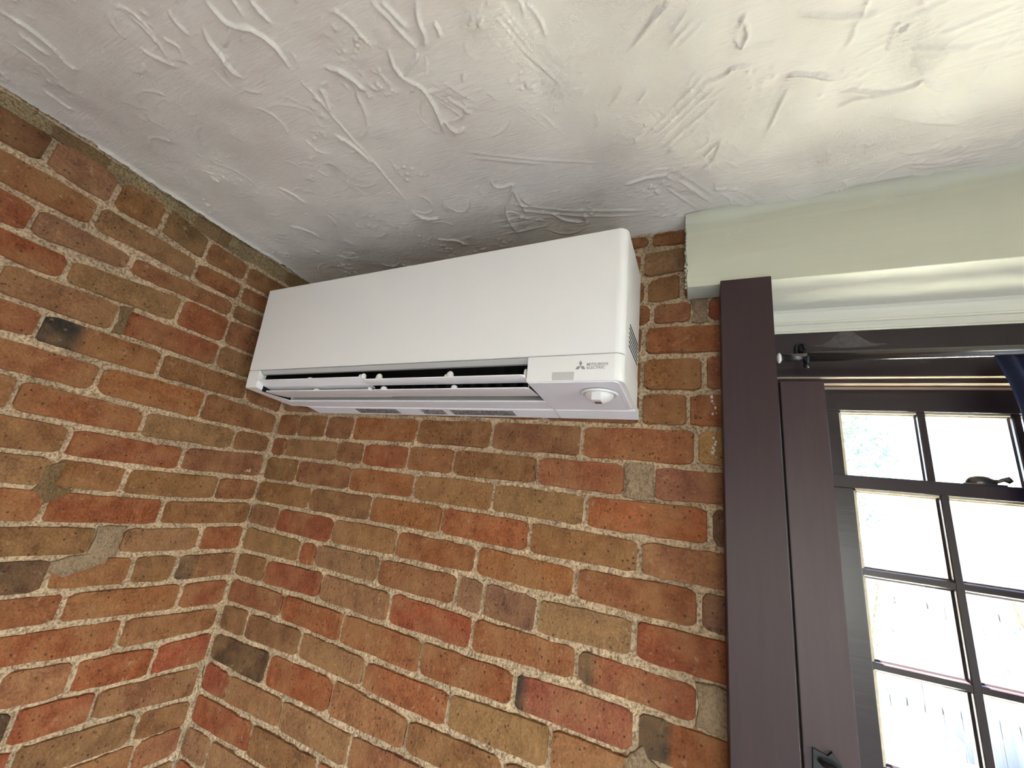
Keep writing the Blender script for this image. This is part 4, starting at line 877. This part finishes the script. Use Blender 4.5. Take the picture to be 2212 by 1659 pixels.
lo = [bm.verts.new(ab((-.4170, y, z))) for y, z in q]; hi = [bm.verts.new(ab((.3030, y, z))) for y, z in q]
bm.faces.new(lo); bm.faces.new(hi[::-1])
for i in range(4): bm.faces.new((lo[i], lo[(i + 1) % 4], hi[(i + 1) % 4], hi[i]))
bm_obj('duct_floor', bm, M['lip'], ac)
for xe, xe2 in ((-.4190, -.4175), (.3035, .3050)):
    bm = bmesh.new(); add_box(bm, ab((xe, -.1660, -.3950)), ab((xe2, -.0860, -.3500))); bm_obj('duct_cheek', bm, M['black'], ac)
# air straightening fins in the dark duct
for k in range(24):
    x = -.40 + k * .030
    bm = bmesh.new(); add_box(bm, ab((x, -.125, -.3860)), ab((x + .0012, -.098, -.3570))); bm_obj('duct_fin', bm, M['black'], ac)
def vane(xa, xb, prof, th, cut):
    """thin curved louvre blade; front corners cut back at the ends"""
    bm = bmesh.new(); n = len(prof); xsn = [xa, xa + .006, xb - .006, xb]
    rows = []
    for side in (0, 1):
        for xi, x in enumerate(xsn):
            r = []
            for i, (y, z) in enumerate(prof):
                d = (cut if i == 0 and xi in (0, 3) else 0)
                r.append(bm.verts.new(ab((x, y + d, z + (th if side else 0)))))
            rows.append(r)
    for s in (0, 1):
        for xi in range(3):
            a, b = rows[s * 4 + xi], rows[s * 4 + xi + 1]
            for i in range(n - 1): bm.faces.new((a[i], a[i + 1], b[i + 1], b[i]))
    for xi in range(3):
        for i in (0, n - 1): bm.faces.new((rows[xi][i], rows[xi + 1][i], rows[4 + xi + 1][i], rows[4 + xi][i]))
    for xi in (0, 3):
        for i in range(n - 1): bm.faces.new((rows[xi][i], rows[xi][i + 1], rows[4 + xi][i + 1], rows[4 + xi][i]))
    return bm_obj('louvre', bm, M['white2'], ac)
v1 = vane(-.4180, -.0680, [(-.1830, -.3730), (-.1740, -.3775), (-.1630, -.3820), (-.1450, -.3856)], .0022, .004)
v2 = vane(-.0640, .3030, [(-.1900, -.3812), (-.1830, -.3832), (-.1730, -.3842), (-.1600, -.3838)], .0024, .004)
v3 = vane(-.4150, -.0620, [(-.1620, -.3942), (-.1450, -.3945), (-.1200, -.3930), (-.0960, -.3904)], .0022, .005)
v4 = vane(-.0580, .3030, [(-.1650, -.3956), (-.1480, -.3960), (-.1280, -.3942), (-.1040, -.3912)], .0022, .005)
def tab(par, x, y, z, w, h, d):
    bm = bmesh.new()
    bmesh.ops.create_uvsphere(bm, u_segments=12, v_segments=8, radius=1, matrix=Matrix.Translation(ab((x, y, z))) @ Matrix.Diagonal((w, d, h, 1)))
    bm_obj('pivot_tab', bm, M['white'], par, True)
for par, x, y, z, w, h in ((v1, -.2400, -.176, -.3715, .009, .005), (v1, -.0760, -.176, -.3690, .006, .0075), (v1, -.0860, -.174, -.3685, .0045, .006), (v2, -.0300, -.178, -.3740, .008, .0100), (v2, .1450, -.178, -.3740, .008, .0100), (v2, .1360, -.176, -.3760, .004, .0070), (v2, .2990, -.176, -.3730, .003, .0090),
                            (v3, -.2350, -.156, -.3905, .008, .0035), (v3, -.0700, -.156, -.3900, .005, .0045), (v4, -.0300, -.158, -.3905, .008, .0055), (v4, .1450, -.158, -.3905, .007, .0055), (v4, .2980, -.150, -.3900, .003, .0060)):
    tab(par, x, y, z, w, h, .006)
bm = bmesh.new()
tri = [(-.184, -.3500), (-.184, -.3735), (-.160, -.3735), (-.172, -.3620)]
lo = [bm.verts.new(ab((-.4188, y, z))) for y, z in tri]; hi = [bm.verts.new(ab((-.4150, y, z))) for y, z in tri]
bm.faces.new(lo); bm.faces.new(hi[::-1])
for i in range(4): bm.faces.new((lo[i], lo[(i + 1) % 4], hi[(i + 1) % 4], hi[i]))
bm_obj('louvre_bracket', bm, M['white'], ac)
# occupancy sensor dome
sx, sy = .4165, -.1290; sz = zU(sy) - .0016
bm = bmesh.new(); n = 32
ring = []
for (r, dz) in ((.0310, .0), (.0310, -.0018), (.0295, -.0030), (.0272, -.0030), (.0262, -.0012), (.0262, .0005)):
    ring.append([bm.verts.new(ab((sx + r * math.cos(k * 2 * math.pi / n), sy + r * math.sin(k * 2 * math.pi / n), sz + dz))) for k in range(n)])
for a, b in zip(ring, ring[1:]):
    for k in range(n): bm.faces.new((a[k], a[(k + 1) % n], b[(k + 1) % n], b[k]))
sr = bm_obj('sensor_ring', bm, M['white2'], ac, True)
bm = bmesh.new()
bmesh.ops.create_uvsphere(bm, u_segments=32, v_segments=20, radius=1, matrix=Matrix.Translation(ab((sx, sy, sz + .001))) @ Matrix.Diagonal((.0245, .0245, .0175, 1)))
dome = bm_obj('sensor_dome', bm, M['white'], ac, True)
bm = bmesh.new(); add_box(bm, ab((sx - .0075, sy - .0235, sz - .0165)), ab((sx + .0075, sy + .002, sz - .004)), .0008); bm_obj('sensor_housing', bm, M['white2'], dome)
bm = bmesh.new(); add_box(bm, ab((sx - .0055, sy - .0110, sz - .0169)), ab((sx + .0055, sy + .0005, sz - .0163))); bm_obj('sensor_window', bm, M['sensor'], dome)
# indicator window on the front of the control block
def on_front(x, z, d): return ab((x, yF(z) - d, z))
def front_poly(name, poly, d, mat, parent):
    bm = bmesh.new()
    a = [bm.verts.new(on_front(x, z, d)) for x, z in poly]; b = [bm.verts.new(on_front(x, z, -.0005)) for x, z in poly]
    bm.faces.new(a); bm.faces.new(b[::-1])
    for i in range(len(poly)): bm.faces.new((a[i], a[(i + 1) % len(poly)], b[(i + 1) % len(poly)], b[i]))
    return bm_obj(name, bm, mat, parent)
front_poly('indicator_window', [(.3508, -.3750), (.3874, -.3750), (.3874, -.3885), (.3508, -.3885)], .0006, M['grey'], blk)
# three-diamond emblem and lettering
s = .0055; ex, ez = .3972, -.3662
for dia in ([(0, 0), (s / 2, .866 * s), (0, 1.732 * s), (-s / 2, .866 * s)], [(0, 0), (-s, 0), (-1.5 * s, -.866 * s), (-.5 * s, -.866 * s)], [(0, 0), (s, 0), (1.5 * s, -.866 * s), (.5 * s, -.866 * s)]):
    front_poly('emblem_diamond', [(ex + x * .97, ez + z) for x, z in dia], .0004, M['logo'], blk)
def lettering(txt, x0, x1, z0, z1):
    cu = bpy.data.curves.new('lettering', 'FONT'); cu.body = txt; cu.space_character = 1.05; cu.offset = .012
    t = bpy.data.objects.new('lettering_source', cu); COL.objects.link(t)
    bpy.context.view_layer.update()
    me = bpy.data.meshes.new_from_object(t.evaluated_get(bpy.context.evaluated_depsgraph_get()))
    bpy.data.objects.remove(t, do_unlink=True)
    P = [v.co.copy() for v in me.vertices]
    ax, bx = min(p.x for p in P), max(p.x for p in P); ay, by = min(p.y for p in P), max(p.y for p in P)
    for v, p in zip(me.vertices, P):
        v.co = on_front(x0 + (p.x - ax) / (bx - ax) * (x1 - x0), z0 + (p.y - ay) / (by - ay) * (z1 - z0), .0004)
    me.materials.clear(); me.materials.append(M['logo'])
    o = bpy.data.objects.new('lettering', me); link(o, blk)
lettering('MITSUBISHI', .4076, .4408, -.3658, -.3612)
lettering('ELECTRIC', .4078, .4360, -.3713, -.3668)
# ventilation slots in the right side
for k in range(6):
    z = -.2795 - k * .0078
    bm = bmesh.new(); add_box(bm, ab((AX1 - .0012, -.1480 + (.0 if k else .004), z - .0012)), ab((AX1 + .00015, -.0560, z + .0012))); bm_obj('vent_slot', bm, M['slot'], ac)

# ---------------------------------------------------------------- outside, seen blown out through the panes
GZ = -.35
M['paving'] = mat_noise('pale_paving', lin((196, 198, 182)), lin((172, 174, 158)), 5)
M['fence'] = mat_noise('grey_fence_wood', lin((116, 116, 121)), lin((98, 98, 103)), 14, .9, (1, 1, .08))
M['leaf1'] = mat_leaf('shrub_leaves', lin((92, 112, 84)), lin((118, 134, 104)))
M['leaf2'] = mat_leaf('tree_leaves', lin((86, 112, 90)), lin((116, 136, 112)))
M['bark'] = mat_noise('bark', lin((110, 92, 74)), lin((84, 70, 56)), 20)
M['house'] = mat_noise('pale_siding', lin((232, 230, 224)), lin((222, 220, 214)), 6)
M['roof'] = mat_noise('grey_shingles', lin((150, 148, 146)), lin((120, 118, 118)), 20)
M['chair'] = plain('white_garden_chair', (.86, .86, .85), .45)
tag(box('ground', (-14, .3, GZ - .3), (26, 34, GZ), M['paving']), 'pale paving of the sunlit yard outside the window', 'ground', kind='structure')
tag(box('wall_outer', (-.4, -4.6, GZ - .3), (4.0, .3, -.02), M['plaster']), kind='structure')
FY = 6.4
fe = empty('fence', (3.5, FY, GZ)); tag(fe, 'weathered board fence across the far side of the yard', 'fence')
bm = bmesh.new(); add_box(bm, (-.074, -.011, 0), (.074, .011, 1.98), .003); bo = bm_obj('board', bm, M['fence'], fe, loc=(-5.2, 0, 0))
for k in range(1, 72):
    c = bo.copy(); COL.objects.link(c); c.parent = fe; c.location = (-5.2 + k * .156, RND.uniform(-.006, .006), RND.uniform(-.02, .02)); c.rotation_euler = (0, RND.uniform(-.006, .006), 0)
for z in (.4, 1.5):
    bm = bmesh.new(); add_box(bm, (-5.3, .012, z), (6.1, .05, z + .09)); bm_obj('rail', bm, M['fence'], fe)
def leaves(name, mat, parent, blobs, count, size, seed):
    rnd = random.Random(seed); V, F = [], []
    for i in range(count):
        b = blobs[i % len(blobs)]
        while True:
            p = Vector((rnd.uniform(-1, 1), rnd.uniform(-1, 1), rnd.uniform(-1, 1)))
            if .3 < p.length < 1: break
        p = Vector((b[0] + p.x * b[3], b[1] + p.y * b[3], b[2] + p.z * b[4]))
        u = Vector((rnd.gauss(0, 1), rnd.gauss(0, 1), rnd.gauss(0, 1))).normalized(); w = u.cross(Vector((rnd.gauss(0, 1), rnd.gauss(0, 1), rnd.gauss(0, 1)))).normalized()
        s_ = size * rnd.uniform(.7, 1.3); k = len(V)
        V += [p - u * s_, p + w * s_ * .45, p + u * s_, p - w * s_ * .45, p + u.cross(w) * s_ * .12]
        F += [(k, k + 1, k + 4), (k + 1, k + 2, k + 4), (k + 2, k + 3, k + 4), (k + 3, k, k + 4)]
    return tag(mesh_obj(name, V, F, mat, parent), kind='stuff')
def shrub(x, y, h, r, seed, label):
    e = empty('shrub', (x, y, GZ)); tag(e, label, 'shrub', 'shrubs along the fence')
    bm = bmesh.new()
    for k in range(4): tube(bm, [(0, 0, 0), (r * .25 * math.cos(k * 1.6), r * .25 * math.sin(k * 1.6), h * .4), (r * .5 * math.cos(k * 1.6), r * .5 * math.sin(k * 1.6), h * .8)], [.02, .015, .008], 6)
    bm_obj('stem', bm, M['bark'], e)
    rr = random.Random(seed)
    leaves('foliage', M['leaf1'], e, [(rr.uniform(-.5, .5) * r, rr.uniform(-.4, .4) * r, h * rr.uniform(.45, .8), r * rr.uniform(.45, .65), h * rr.uniform(.22, .32)) for _ in range(8)], 2600, .035, seed)
shrub(2.5, 5.1, 2.35, .75, 1, 'leafy shrub against the fence, seen through the left column of panes')
shrub(4.25, 5.1, 2.3, .85, 2, 'rounded leafy shrub against the fence, seen through the middle column of panes')
shrub(1.55, 4.6, 1.1, .55, 3, 'low leafy shrub near the fence foot, lowest in the left column of panes')
tr = empty('tree', (3.1, 10.2, GZ)); tag(tr, 'leafy tree beyond the fence, seen through the upper left pane', 'tree')
bm = bmesh.new(); tube(bm, [(0, 0, 0), (.05, .02, 1.6), (-.04, 0, 3.0), (.1, .1, 4.6)], [.20, .16, .13, .06], 10)
for k in range(6): tube(bm, [(0, 0, 2.4 + k * .3), (.8 * math.cos(k * 2.1), .8 * math.sin(k * 2.1), 3.2 + k * .35), (1.3 * math.cos(k * 2.1), 1.3 * math.sin(k * 2.1), 3.8 + k * .4)], [.07, .045, .02], 6)
bm_obj('trunk', bm, M['bark'], tr)
rr = random.Random(9)
leaves('crown', M['leaf2'], tr, [(rr.uniform(-1.5, 1.3), rr.uniform(-1, 1), rr.uniform(2.9, 5.6), rr.uniform(.6, .95), rr.uniform(.5, .8)) for _ in range(16)], 8000, .075, 4)
# neighbouring house with a white gable
ho = empty('house', (9.6, 14.0, GZ)); tag(ho, 'pale gabled house beyond the fence, seen through the upper right pane', 'house')
bm = bmesh.new()
g = [(-2.6, 0), (2.6, 0), (2.6, 3.4), (0, 6.3), (-2.6, 3.4)]
lo = [bm.verts.new((x, 0, z)) for x, z in g]; hi = [bm.verts.new((x, 6, z)) for x, z in g]
bm.faces.new(lo); bm.faces.new(hi[::-1])
for i in range(5): bm.faces.new((lo[i], lo[(i + 1) % 5], hi[(i + 1) % 5], hi[i]))
bm_obj('wall', bm, M['house'], ho)
for sgn in (-1, 1):
    bm = bmesh.new(); V = [(0, 6.45), (sgn * 3.05, 3.05), (sgn * 3.05, 2.85), (0, 6.2)]
    lo = [bm.verts.new((x, -.45, z)) for x, z in V]; hi = [bm.verts.new((x, 6.2, z)) for x, z in V]
    bm.faces.new(lo); bm.faces.new(hi[::-1])
    for i in range(4): bm.faces.new((lo[i], lo[(i + 1) % 4], hi[(i + 1) % 4], hi[i]))
    bm_obj('roof', bm, M['roof'], ho)
    bm = bmesh.new(); V = [(0, 6.5), (sgn * 3.1, 3.08), (sgn * 3.1, 2.75), (0, 6.15)]
    lo = [bm.verts.new((x, -.50, z)) for x, z in V]; hi = [bm.verts.new((x, -.44, z)) for x, z in V]
    bm.faces.new(lo); bm.faces.new(hi[::-1])
    for i in range(4): bm.faces.new((lo[i], lo[(i + 1) % 4], hi[(i + 1) % 4], hi[i]))
    bm_obj('bargeboard', bm, M['house'], ho)
# garden chair on the paving
ch = empty('garden_chair', (2.55, 3.9, GZ), (0, 0, math.radians(150))); tag(ch, 'white metal garden chair standing in the yard', 'chair')
for sx_ in (-1, 1):
    for sy_ in (-1, 1):
        bm = bmesh.new(); tube(bm, [(sx_ * .24, sy_ * .22, .42), (sx_ * .27, sy_ * .26, 0)], .012, 8); bm_obj('leg', bm, M['chair'], ch, True)
    bm = bmesh.new(); tube(bm, [(sx_ * .25, .22, .42), (sx_ * .28, .20, .62), (sx_ * .28, .0, .66), (sx_ * .28, -.20, .64), (sx_ * .25, -.24, .60)], .012, 8); bm_obj('arm', bm, M['chair'], ch, True)
bm = bmesh.new(); add_box(bm, (-.26, -.25, .41), (.26, .25, .435), .01); bm_obj('seat', bm, M['chair'], ch)
V, F = [], []
for k in range(9):
    a = -1 + 2 * k / 8
    for t in range(6): V.append((a * .26, -.24 - .10 * t / 5 + .05 * (1 - a * a) * -1, .44 + (.46 - .12 * a * a) * t / 5))
for k in range(8):
    for t in range(5): F.append((k * 6 + t, k * 6 + t + 1, k * 6 + 7 + t, k * 6 + 6 + t))
bk = mesh_obj('backrest', V, F, M['chair'], ch, True); bk.modifiers.new('thickness', 'SOLIDIFY').thickness = .012
